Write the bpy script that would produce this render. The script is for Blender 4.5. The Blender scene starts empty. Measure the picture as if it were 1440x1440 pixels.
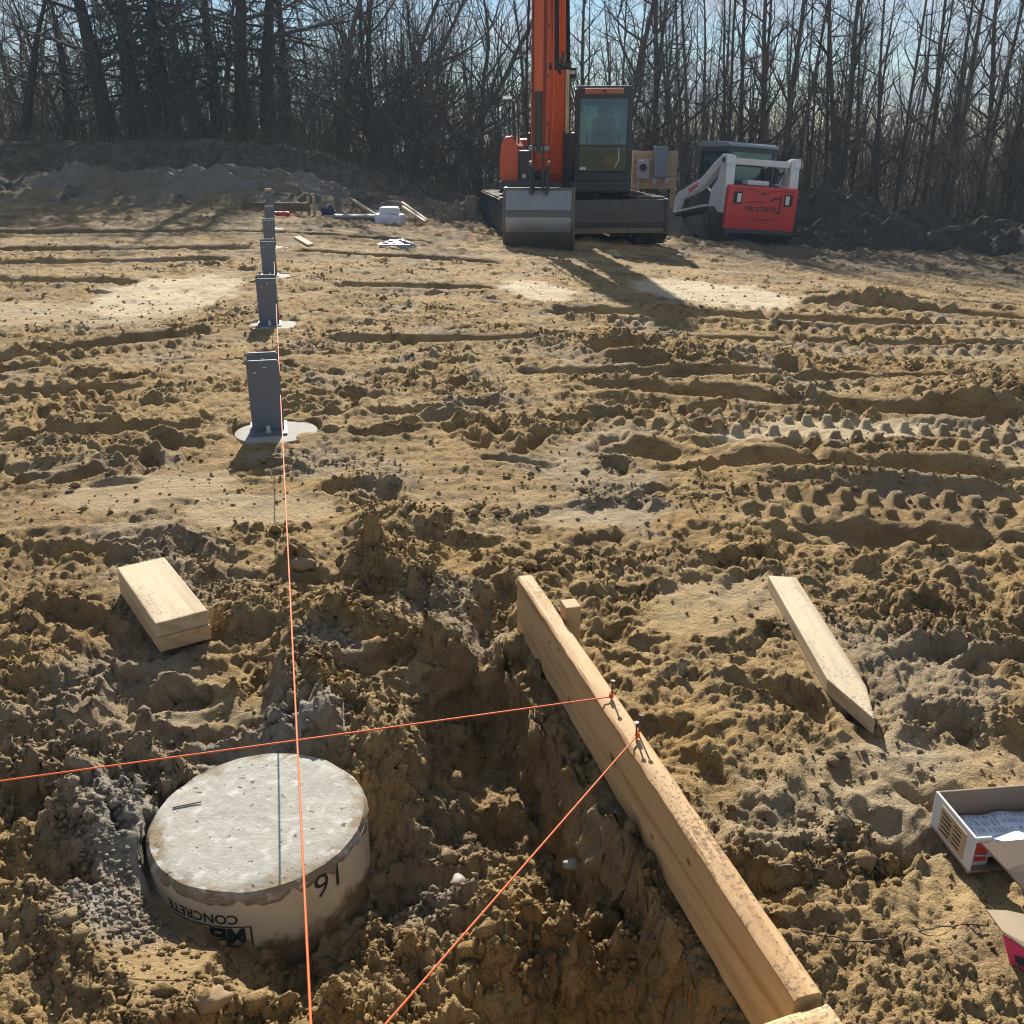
import bpy, bmesh, math, random
import numpy as np
from mathutils import Vector, Matrix

# ---------------------------------------------------------------- camera
EYE = 1.12                       # metres above the pier tops
FPX = 1329.0                     # focal length in pixels of the 1440 px photo
PITCH = math.atan(520.0 / FPX)
CP, SP = math.cos(PITCH), math.sin(PITCH)
scene = bpy.context.scene
C = scene.collection
cam = bpy.data.cameras.new('camera')
cam.sensor_width = 36.0
cam.lens = 36.0 * FPX / 1440.0
cam.clip_start = 0.05
cam.clip_end = 2000.0
cam_ob = bpy.data.objects.new('camera', cam)
C.objects.link(cam_ob)
cam_ob.location = (0, 0, EYE)
cam_ob.rotation_euler = (math.pi / 2 - PITCH, 0, 0)
scene.camera = cam_ob

# ---------------------------------------------------------------- sky and sun
SUN_EL = math.radians(27.5)
SUN_AZ = math.radians(-5.5)      # clockwise from +Y
world = bpy.data.worlds.new('World')
scene.world = world
world.use_nodes = True
nt = world.node_tree
nt.nodes.clear()
N = nt.nodes.new
sky = N('ShaderNodeTexSky'); sky.sky_type = 'NISHITA'; sky.sun_disc = False
sky.sun_elevation = SUN_EL; sky.sun_rotation = SUN_AZ
sky.air_density = 1.0; sky.dust_density = 0.0; sky.ozone_density = 3.0
tc = N('ShaderNodeTexCoord')
sep = N('ShaderNodeSeparateXYZ'); nt.links.new(tc.outputs['Generated'], sep.inputs[0])
add = N('ShaderNodeMath'); add.operation = 'ADD'; add.inputs[1].default_value = 0.22
nt.links.new(sep.outputs['Z'], add.inputs[0])
mx = N('ShaderNodeMath'); mx.operation = 'MAXIMUM'; mx.inputs[1].default_value = 0.08
nt.links.new(add.outputs[0], mx.inputs[0])
dx = N('ShaderNodeMath'); dx.operation = 'DIVIDE'
nt.links.new(sep.outputs['X'], dx.inputs[0]); nt.links.new(mx.outputs[0], dx.inputs[1])
dy = N('ShaderNodeMath'); dy.operation = 'DIVIDE'
nt.links.new(sep.outputs['Y'], dy.inputs[0]); nt.links.new(mx.outputs[0], dy.inputs[1])
cmb = N('ShaderNodeCombineXYZ')
nt.links.new(dx.outputs[0], cmb.inputs[0]); nt.links.new(dy.outputs[0], cmb.inputs[1])
cn = N('ShaderNodeTexNoise'); cn.inputs['Scale'].default_value = 1.5
cn.inputs['Detail'].default_value = 7; cn.inputs['Roughness'].default_value = 0.6
nt.links.new(cmb.outputs[0], cn.inputs['Vector'])
cr = N('ShaderNodeValToRGB')
cr.color_ramp.elements[0].position = 0.43; cr.color_ramp.elements[0].color = (0, 0, 0, 1)
cr.color_ramp.elements[1].position = 0.61; cr.color_ramp.elements[1].color = (1, 1, 1, 1)
nt.links.new(cn.outputs['Fac'], cr.inputs[0])
mixc = N('ShaderNodeMixRGB')
mixc.inputs[2].default_value = (5.8, 6.4, 7.3, 1)
nt.links.new(cr.outputs[0], mixc.inputs[0]); nt.links.new(sky.outputs[0], mixc.inputs[1])
bg = N('ShaderNodeBackground'); bg.inputs['Strength'].default_value = 0.045
nt.links.new(mixc.outputs[0], bg.inputs[0])
wo = N('ShaderNodeOutputWorld'); nt.links.new(bg.outputs[0], wo.inputs[0])

sun = bpy.data.lights.new('sun', 'SUN')
sun.energy = 5.0; sun.angle = math.radians(0.53); sun.color = (1.0, 0.93, 0.82)
sun_ob = bpy.data.objects.new('sun', sun); C.objects.link(sun_ob)
sd = Vector((math.sin(SUN_AZ) * math.cos(SUN_EL), math.cos(SUN_AZ) * math.cos(SUN_EL), math.sin(SUN_EL)))
sun_ob.location = sd * 50
sun_ob.rotation_euler = sd.to_track_quat('Z', 'Y').to_euler()

vs = scene.view_settings
vs.view_transform = 'Standard'; vs.look = 'None'; vs.gamma = 1.0
vs.use_curve_mapping = False
vs.exposure = 1.05
scene.cycles.use_denoising = True
scene.cycles.filter_width = 1.15
scene.cycles.max_bounces = 5
scene.cycles.diffuse_bounces = 1
scene.cycles.glossy_bounces = 2
scene.cycles.transmission_bounces = 4
scene.cycles.transparent_max_bounces = 6
scene.cycles.caustics_reflective = False
scene.cycles.caustics_refractive = False

# ---------------------------------------------------------------- helpers
def P(px, py, z=0.0):
    """photo pixel -> point on the level z"""
    u = (px - 720.0) / FPX; v = (720.0 - py) / FPX
    d = Vector((u, CP + v * SP, -SP + v * CP))
    t = (z - EYE) / d.z
    return Vector((d.x * t, d.y * t, z))

def AT(px, py, Y):
    """photo pixel -> point at the distance Y"""
    u = (px - 720.0) / FPX; v = (720.0 - py) / FPX
    d = Vector((u, CP + v * SP, -SP + v * CP))
    t = Y / d.y
    return Vector((d.x * t, Y, EYE + d.z * t))

def tag(o, label=None, cat=None, group=None, kind=None):
    if label: o['label'] = label
    if cat: o['category'] = cat
    if group: o['group'] = group
    if kind: o['kind'] = kind
    return o

def empty(name, loc=(0, 0, 0), rz=0.0, label=None, cat=None, group=None):
    o = bpy.data.objects.new(name, None); C.objects.link(o)
    o.empty_display_size = 0.1
    o.location = loc; o.rotation_euler = (0, 0, rz)
    return tag(o, label, cat, group)

def link(name, me, parent=None, m=None):
    o = bpy.data.objects.new(name, me); C.objects.link(o)
    if m is not None: me.materials.append(m)
    if parent is not None: o.parent = parent
    return o

def copy_tree(o, parent=None):
    c = o.copy(); C.objects.link(c); c.parent = parent
    for ch in list(o.children): copy_tree(ch, c)
    return c

class MB:
    def __init__(s): s.v = []; s.f = []
    def add(s, vs, fs):
        n = len(s.v); s.v += [tuple(x) for x in vs]; s.f += [tuple(i + n for i in f) for f in fs]; return s
    def box(s, c, d, M=None):
        x, y, z = d[0] / 2, d[1] / 2, d[2] / 2
        vs = [Vector((i, j, k)) for k in (-z, z) for j in (-y, y) for i in (-x, x)]
        if M is not None: vs = [M @ q for q in vs]
        vs = [q + Vector(c) for q in vs]
        return s.add(vs, [(0, 2, 3, 1), (4, 5, 7, 6), (0, 1, 5, 4), (2, 6, 7, 3), (0, 4, 6, 2), (1, 3, 7, 5)])
    def prism(s, poly, a, b, axis='x'):
        """extrude a 2D outline (list of (p,q)) between a and b along axis"""
        def mk(t, p, q):
            return {'x': (t, p, q), 'y': (p, t, q), 'z': (p, q, t)}[axis]
        n = len(poly)
        vs = [mk(a, *p) for p in poly] + [mk(b, *p) for p in poly]
        fs = [tuple(range(n))[::-1], tuple(range(n, 2 * n))]
        fs += [(i, (i + 1) % n, (i + 1) % n + n, i + n) for i in range(n)]
        return s.add(vs, fs)
    def tube(s, pts, r, n=8, cap=True):
        pts = [Vector(p) for p in pts]
        rs = r if isinstance(r, (list, tuple)) else [r] * len(pts)
        t0 = (pts[1] - pts[0]).normalized()
        up = Vector((0, 0, 1)) if abs(t0.z) < 0.9 else Vector((1, 0, 0))
        u = t0.cross(up).normalized()
        base = len(s.v)
        for i, p in enumerate(pts):
            t = (pts[min(i + 1, len(pts) - 1)] - pts[max(i - 1, 0)]).normalized()
            u = (u - t * u.dot(t)).normalized(); w = t.cross(u)
            for k in range(n):
                a = 2 * math.pi * k / n
                s.v.append(tuple(p + (u * math.cos(a) + w * math.sin(a)) * rs[i]))
        for i in range(len(pts) - 1):
            for k in range(n):
                a = base + i * n + k; b = base + i * n + (k + 1) % n
                s.f.append((a, b, b + n, a + n))
        if cap:
            s.f.append(tuple(base + k for k in range(n))[::-1])
            e = base + (len(pts) - 1) * n
            s.f.append(tuple(e + k for k in range(n)))
        return s
    def cyl(s, a, b, r, n=20):
        return s.tube([a, b], r, n)
    def build(s, name, m, parent=None, bevel=0.0, smooth=False, seg=2, ang=30):
        me = bpy.data.meshes.new(name)
        me.from_pydata(s.v, [], s.f)
        bm = bmesh.new(); bm.from_mesh(me)
        bmesh.ops.recalc_face_normals(bm, faces=bm.faces)
        if bevel > 0:
            ed = [e for e in bm.edges if len(e.link_faces) == 2 and e.calc_face_angle(0) > math.radians(25)]
            bmesh.ops.bevel(bm, geom=ed, offset=bevel, segments=seg, profile=0.6, affect='EDGES', clamp_overlap=True)
        bm.to_mesh(me); bm.free()
        if smooth:
            me.polygons.foreach_set('use_smooth', [True] * len(me.polygons))
            try: me.set_sharp_from_angle(angle=math.radians(ang))
            except Exception: pass
        return link(name, me, parent, m)

# ---------------------------------------------------------------- noise
_perm = {}
def perlin(x, y, seed=0):
    if seed not in _perm:
        r = np.random.RandomState(seed + 11)
        p = r.permutation(256); _perm[seed] = (np.concatenate([p, p]), r.rand(256) * 2 * np.pi)
    p, ga = _perm[seed]
    gx, gy = np.cos(ga), np.sin(ga)
    xi = np.floor(x).astype(np.int64); yi = np.floor(y).astype(np.int64)
    xf = x - xi; yf = y - yi; xi &= 255; yi &= 255
    u = xf * xf * xf * (xf * (xf * 6 - 15) + 10); v = yf * yf * yf * (yf * (yf * 6 - 15) + 10)
    def g(ix, iy, fx, fy):
        h = p[p[ix & 255] + (iy & 255)]
        return gx[h] * fx + gy[h] * fy
    a = g(xi, yi, xf, yf); b = g(xi + 1, yi, xf - 1, yf)
    c = g(xi, yi + 1, xf, yf - 1); d = g(xi + 1, yi + 1, xf - 1, yf - 1)
    return (a + u * (b - a) + v * ((c + u * (d - c)) - (a + u * (b - a)))) * 1.5
def fbm(x, y, o=4, seed=0, gain=0.5):
    s = 0; a = 1.0; t = 0
    for i in range(o):
        s = s + a * perlin(x, y, seed + i); t += a; a *= gain; x = x * 2.03 + 3.1; y = y * 2.03 + 7.7
    return s / t
def billow(x, y, o=3, seed=0, gain=0.5):
    s = 0; a = 1.0; t = 0
    for i in range(o):
        s = s + a * np.abs(perlin(x, y, seed + i)); t += a; a *= gain; x = x * 2.03 + 3.1; y = y * 2.03 + 7.7
    return s / t
_cell = {}
def clodnoise(x, y, seed=0, sharp=1.0):
    """separate broken lumps: one dome of random height per cell"""
    if seed not in _cell:
        r = np.random.RandomState(seed + 900); p = r.permutation(256); _cell[seed] = (np.concatenate([p, p]), r.rand(256), r.rand(256), r.rand(256), .28 + .5 * r.rand(256))
    p, jx, jy, hh, rr = _cell[seed]
    xi = np.floor(x).astype(np.int64); yi = np.floor(y).astype(np.int64); xf = x - xi; yf = y - yi
    out = np.zeros(x.shape)
    for ox in (-1, 0, 1):
        for oy in (-1, 0, 1):
            h = p[p[(xi + ox) & 255] + ((yi + oy) & 255)]
            q = ((ox + jx[h] - xf) ** 2 + (oy + jy[h] - yf) ** 2) / rr[h] ** 2
            np.maximum(out, (.25 + .75 * hh[h] ** 2) * np.sqrt(np.clip(1 - q, 0, 1)), out=out)
    return out
def S(t):
    t = np.clip(t, 0, 1); return t * t * (3 - 2 * t)

# ---------------------------------------------------------------- materials
def mat(name, col, rough=0.6, metal=0.0, var=0.12, scale=6.0, bump=0.0, bscale=60.0, dirt=0.0, dcol=(0.16, 0.11, 0.06), dscale=2.5, spec=0.5, stretch=None):
    m = bpy.data.materials.new(name); m.use_nodes = True
    t = m.node_tree; n = t.nodes; b = n['Principled BSDF']; L = t.links.new
    b.inputs['Roughness'].default_value = rough; b.inputs['Metallic'].default_value = metal
    b.inputs['Specular IOR Level'].default_value = spec
    co = n.new('ShaderNodeTexCoord'); vec = co.outputs['Object']
    if stretch:
        mp = n.new('ShaderNodeMapping'); mp.inputs['Scale'].default_value = stretch
        L(vec, mp.inputs[0]); vec = mp.outputs[0]
    nz = n.new('ShaderNodeTexNoise'); nz.inputs['Scale'].default_value = scale; nz.inputs['Detail'].default_value = 5
    L(vec, nz.inputs['Vector'])
    mx = n.new('ShaderNodeMixRGB')
    mx.inputs[1].default_value = tuple(c * (1 - var) for c in col) + (1,)
    mx.inputs[2].default_value = tuple(min(1, c * (1 + var)) for c in col) + (1,)
    L(nz.outputs['Fac'], mx.inputs[0]); out = mx.outputs[0]
    if dirt > 0:
        n2 = n.new('ShaderNodeTexNoise'); n2.inputs['Scale'].default_value = dscale; n2.inputs['Detail'].default_value = 8
        n2.inputs['Roughness'].default_value = 0.7
        L(co.outputs['Object'], n2.inputs['Vector'])
        r = n.new('ShaderNodeValToRGB'); r.color_ramp.elements[0].position = 0.62 - 0.3 * dirt; r.color_ramp.elements[1].position = 0.85 - 0.2 * dirt
        r.color_ramp.elements[1].color = (min(1, dirt * 1.4),) * 3 + (1,)
        L(n2.outputs['Fac'], r.inputs[0])
        m2 = n.new('ShaderNodeMixRGB'); m2.inputs[2].default_value = tuple(dcol) + (1,)
        L(r.outputs[0], m2.inputs[0]); L(out, m2.inputs[1]); out = m2.outputs[0]
    L(out, b.inputs['Base Color'])
    if bump > 0:
        n3 = n.new('ShaderNodeTexNoise'); n3.inputs['Scale'].default_value = bscale; n3.inputs['Detail'].default_value = 4
        L(vec, n3.inputs['Vector'])
        bp = n.new('ShaderNodeBump'); bp.inputs['Strength'].default_value = 1.0; bp.inputs['Distance'].default_value = bump
        L(n3.outputs['Fac'], bp.inputs['Height']); L(bp.outputs[0], b.inputs['Normal'])
    return m

def wood(name, col, dark, axis=0, knots=True, speck=0.0, rings=34.0):
    """sawn softwood: grain runs along the object's own axis (0=x)"""
    m = bpy.data.materials.new(name); m.use_nodes = True
    t = m.node_tree; n = t.nodes; b = n['Principled BSDF']; L = t.links.new
    b.inputs['Roughness'].default_value = 0.72; b.inputs['Specular IOR Level'].default_value = 0.3
    co = n.new('ShaderNodeTexCoord')
    mp = n.new('ShaderNodeMapping'); sc = [rings, rings, rings]; sc[axis] = 1.6
    mp.inputs['Scale'].default_value = sc; L(co.outputs['Object'], mp.inputs[0])
    nz = n.new('ShaderNodeTexNoise'); nz.inputs['Scale'].default_value = 1.0; nz.inputs['Detail'].default_value = 3; nz.inputs['Distortion'].default_value = 0.6
    L(mp.outputs[0], nz.inputs['Vector'])
    r = n.new('ShaderNodeValToRGB'); e = r.color_ramp.elements
    e[0].position = 0.35; e[0].color = tuple(col) + (1,)
    e[1].position = 0.68; e[1].color = tuple(dark) + (1,)
    e2 = r.color_ramp.elements.new(0.5); e2.color = tuple(c * 0.92 for c in col) + (1,)
    L(nz.outputs['Fac'], r.inputs[0]); out = r.outputs[0]
    fb = n.new('ShaderNodeMapping'); s2 = [420, 420, 420]; s2[axis] = 9; fb.inputs['Scale'].default_value = s2
    L(co.outputs['Object'], fb.inputs[0])
    nf = n.new('ShaderNodeTexNoise'); nf.inputs['Scale'].default_value = 1; nf.inputs['Detail'].default_value = 2; L(fb.outputs[0], nf.inputs['Vector'])
    mf = n.new('ShaderNodeMixRGB'); mf.blend_type = 'MULTIPLY'; mf.inputs[0].default_value = 0.35
    L(out, mf.inputs[1]); L(nf.outputs['Fac'], mf.inputs[2]); 
    rg = n.new('ShaderNodeMixRGB'); rg.blend_type = 'MULTIPLY'; rg.inputs[0].default_value = 1; rg.inputs[2].default_value = (1.2, 1.2, 1.2, 1)
    L(mf.outputs[0], rg.inputs[1]); out = rg.outputs[0]
    if speck > 0:
        nk = n.new('ShaderNodeTexNoise'); nk.inputs['Scale'].default_value = 130; nk.inputs['Detail'].default_value = 4; nk.inputs['Roughness'].default_value = .65
        L(co.outputs['Object'], nk.inputs['Vector'])
        nl = n.new('ShaderNodeTexNoise'); nl.inputs['Scale'].default_value = 5; nl.inputs['Detail'].default_value = 2
        L(co.outputs['Object'], nl.inputs['Vector'])
        ml = n.new('ShaderNodeMath'); ml.operation = 'MULTIPLY_ADD'; ml.inputs[1].default_value = 0.5
        L(nl.outputs['Fac'], ml.inputs[0]); L(nk.outputs['Fac'], ml.inputs[2])
        rk = n.new('ShaderNodeValToRGB'); rk.color_ramp.elements[0].position = 0.80; rk.color_ramp.elements[1].position = 0.93
        rk.color_ramp.elements[1].color = (speck,) * 3 + (1,)
        L(ml.outputs[0], rk.inputs[0])
        mk = n.new('ShaderNodeMixRGB'); mk.inputs[2].default_value = (0.10, 0.065, 0.035, 1)
        gm = n.new('ShaderNodeNewGeometry'); sx_ = n.new('ShaderNodeSeparateXYZ'); L(gm.outputs['Normal'], sx_.inputs[0])
        mr = n.new('ShaderNodeMapRange'); mr.inputs[1].default_value = .3; mr.inputs[2].default_value = .8; mr.inputs[3].default_value = .12; L(sx_.outputs['Z'], mr.inputs[0])
        mm = n.new('ShaderNodeMath'); mm.operation = 'MULTIPLY'; L(rk.outputs[0], mm.inputs[0]); L(mr.outputs[0], mm.inputs[1])
        L(mm.outputs[0], mk.inputs[0]); L(out, mk.inputs[1]); out = mk.outputs[0]
    L(out, b.inputs['Base Color'])
    bp = n.new('ShaderNodeBump'); bp.inputs['Distance'].default_value = 0.0008; bp.inputs['Strength'].default_value = 0.8
    L(nf.outputs['Fac'], bp.inputs['Height']); L(bp.outputs[0], b.inputs['Normal'])
    return m

def text_mesh(body, size, depth=0.0, bold=0.0):
    cu = bpy.data.curves.new('lettering', 'FONT'); cu.body = body; cu.size = size
    cu.extrude = depth; cu.offset = bold; cu.resolution_u = 3
    o = bpy.data.objects.new('lettering', cu)
    C.objects.link(o)
    dg = bpy.context.evaluated_depsgraph_get()
    me = bpy.data.meshes.new_from_object(o.evaluated_get(dg))
    bpy.data.objects.remove(o); bpy.data.curves.remove(cu)
    return me
# ---------------------------------------------------------------- the ground
def xy(px, py, z=0.0):
    q = P(px, py, z); return (q.x, q.y)
COL1 = P(378, 607); COL3 = P(380, 388)
ROWD = (COL3 - COL1) / 2.0                      # one bay of the column row
PIER = P(364, 1146)

def seg_dist(X, Y, a, b):
    ax, ay = a; bx, by = b
    dx, dy = bx - ax, by - ay
    t = np.clip(((X - ax) * dx + (Y - ay) * dy) / (dx * dx + dy * dy), 0, 1)
    return np.hypot(X - ax - t * dx, Y - ay - t * dy)
def poly_dist(X, Y, pts):
    d = np.full(X.shape, 1e9)
    for a, b in zip(pts[:-1], pts[1:]): d = np.minimum(d, seg_dist(X, Y, a, b))
    return d
def inside(X, Y, pts):
    r = np.zeros(X.shape, bool); n = len(pts)
    for i in range(n):
        x1, y1 = pts[i]; x2, y2 = pts[(i + 1) % n]
        c = ((y1 > Y) != (y2 > Y)) & (X < (x2 - x1) * (Y - y1) / (y2 - y1 + 1e-12) + x1)
        r ^= c
    return r

RIGHT_BANK = [xy(*q) for q in [(655, 868), (690, 874), (712, 920), (740, 985), (790, 1050), (850, 1150), (930, 1290), (1000, 1420), (1080, 1560), (1150, 1700)]]
LEFT_BANK = [xy(*q) for q in [(150, 1700), (190, 1420), (205, 1300), (190, 1200), (250, 1080), (380, 1020), (470, 1010), (505, 960), (560, 925), (610, 880), (655, 868)]]
PIT = RIGHT_BANK + LEFT_BANK

def base(X, Y):
    t = np.clip(X + 0.25 * Y, 0, 11)
    z = -0.075 * t * S((Y - 2.5) / 12.0)
    # the bank behind the site, highest at the left
    wob = 0.5 * perlin(X * 0.35, Y * 0.2, 91) + 0.3 * perlin(X * 1.1, Y * .5, 92)
    rise = 0.45 * S((Y + wob - 18.4) / 3.0) + 0.62 * S((Y + wob - 22.1) / 0.55) + 0.22 * S((Y - 22.5) / 5.0)
    k = S((0.6 - X) / 6.5)
    z = z * (1 - 0.6 * S((Y - 20) / 8.0)) + rise * k
    return z

rng = np.random.RandomState(5)
# wheel and crawler marks: start, end (photo pixels), width, depth, cleat spacing, cleat height
TRACKS = [
    ((800, 540), (1480, 592), 0.26, 0.075, 0.115, 0.006), ((985, 650), (1480, 678), 0.24, 0.085, 0.12, 0.006),
    ((820, 628), (1000, 650), 0.2, 0.05, 0.14, 0.006), ((-60, 556), (215, 548), 0.2, 0.04, 0.12, 0.006), ((-60, 515), (330, 462), 0.30, 0.055, 0.13, 0.008),
    ((760, 432), (1400, 440), 0.42, 0.09, 0.16, 0.01), ((805, 492), (950, 494), 0.34, 0.13, 0.2, 0.01), ((-40, 352), (720, 352), 0.5, 0.06, 0.2, 0.02), ((-40, 330), (620, 326), 0.5, 0.08, 0.2, 0.02),
    ((1110, 404), (1500, 428), 0.45, 0.09, 0.16, 0.02), ((740, 468), (1460, 474), 0.25, 0.05, 0.14, 0.01), ((-60, 392), (200, 400), 0.35, 0.05, 0.14, 0.01),
    ((1080, 745), (1480, 770), 0.16, 0.05, 0.12, 0.006), ((700, 520), (1480, 530), 0.16, 0.04, 0.1, 0.006), ((430, 480), (800, 474), 0.25, 0.05, 0.1, 0.006), ((1120, 378), (1480, 392), 0.5, 0.08, .2, .01),
    ((-60, 620), (330, 600), 0.12, 0.035, .1, .004), ((-40, 372), (340, 366), .4, .06, .2, .01), ((450, 400), (720, 396), .35, .06, .2, .01),
]
# rows of cleat prints: start, end, half width, spacing, height
CLEATS = [((825, 567), (1480, 622), .034, .078, .026), ((835, 588), (1480, 640), .032, .08, .024), ((985, 692), (1480, 716), .036, .085, .028), ((1000, 714), (1480, 738), .034, .085, .024), ((-40, 566), (200, 556), .032, .08, .024),
          ((-40, 545), (170, 538), .03, .08, .018), ((30, 512), (280, 484), .04, .085, .024), ((820, 448), (1440, 456), .06, .10, .028), ((1000, 412), (1460, 440), .07, .11, .03), ((760, 482), (1440, 488), .045, .09, .024), ((430, 490), (760, 486), .04, .09, .02)]
# smooth trodden or graded patches: centre pixel, half sizes in metres, turn, pale
PATCH = [((370, 715), 0.26, 0.14, 0.0, 0.4), ((1300, 1105), 0.24, 0.16, 0.2, 0.15), ((240, 412), 0.5, 0.95, 0.0, 1.0),
         ((1003, 386), 0.62, 1.2, 0.12, 1.0), ((755, 393), 0.28, 0.75, 0.1, 1.0), ((90, 440), 0.9, 0.5, 0.0, 0.35),
         ((1130, 605), 0.5, 0.12, 0.05, 0.7), ((200, 690), 0.3, 0.15, 0.4, 0.35),
         ((1010, 850), 0.25, 0.12, 0.5, 0.2), ((850, 730), 0.18, 0.07, 0.1, 0.3), ((1390, 1260), 0.2, 0.12, .4, .1), ((310, 990), .14, .05, .4, .1)]
FEET = []
for _ in range(620):
    Y = 1.2 + 9.0 * rng.rand() ** 1.3
    X = (rng.rand() * 2 - 1) * (0.6 * Y + 0.5)
    FEET.append((X, Y, rng.rand() * math.pi, 0.10 + 0.06 * rng.rand(), 0.04 + 0.025 * rng.rand(), 0.015 + 0.04 * rng.rand()))
for px, py, a, L_, W_, D_ in [(370, 895, .1, .17, .05, .06), (215, 905, .5, .2, .08, .05), (350, 965, 1.2, .06, .04, .06), (235, 985, .2, .09, .04, .06), (540, 945, .9, .09, .05, .07),
                              (30, 1150, .4, .12, .07, .07), (1110, 985, -.35, .15, .05, .055), (700, 870, 1.2, .10, .05, .05), (880, 840, .2, .12, .05, .03), (60, 1040, .1, .13, .05, .05),
                              (1030, 790, .1, .14, .05, .05), (1150, 760, -.4, .16, .05, .05), (830, 760, .3, .13, .05, .05), (920, 1060, -.2, .10, .03, .025), (1110, 895, -.3, .07, .04, .035),
                              (640, 760, -.4, .13, .05, .05), (500, 690, .1, .14, .05, .04), (690, 620, .2, .15, .06, .05), (560, 580, .1, .15, .06, .05), (160, 770, .3, .16, .06, .05)]:
    x_, y_ = xy(px, py); FEET.append((x_, y_, a, L_, W_, D_))
# heaps: centre pixel, half sizes, turn, height
HEAPS = [((525, 800), 0.085, 0.15, 0.1, 0.12), ((480, 890), 0.13, 0.10, 0.4, 0.08), ((440, 960), 0.10, 0.09, 0.0, 0.07), ((610, 830), 0.12, 0.10, 0.0, 0.06), ((330, 870), .16, .08, .2, .035),
         ((450, 1010), 0.05, 0.05, 0.0, 0.05), ((200, 1150), .10, .12, 0.0, 0.025), ((90, 1100), .12, .10, .3, .03), ((120, 1290), .1, .1, 0.3, .03),
         ((560, 740), .16, .10, 0, .05), ((1230, 405), .45, .4, 0, .13), ((1180, 680), .4, .12, 0, .03), ((1390, 555), .35, .3, 0, .10), ((600, 920), .1, .05, .5, .05),
         ((420, 790), .05, .05, 0, .05), ((1000, 500), .6, .3, .1, .05), ((860, 480), .5, .3, .1, .06)]
PITHEAPS = [((800, 1330), .13, .13, 0.5, .15), ((880, 1400), .10, .10, 0.2, .13), ((690, 1240), .08, .07, 0, .05), ((240, 1420), .12, .07, .3, .05), ((560, 1110), .07, .12, 0, .08),
            ((620, 1000), .12, .08, 0, .05), ((460, 1420), .05, .06, 0, .07), ((600, 1400), .08, .09, .2, .06), ((560, 960), .05, .05, 0, .04), ((700, 1390), .09, .09, .2, .10),
            ((560, 1250), .05, .05, 0, -.03), ((330, 1500), .3, .09, .0, .10)]

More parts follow.
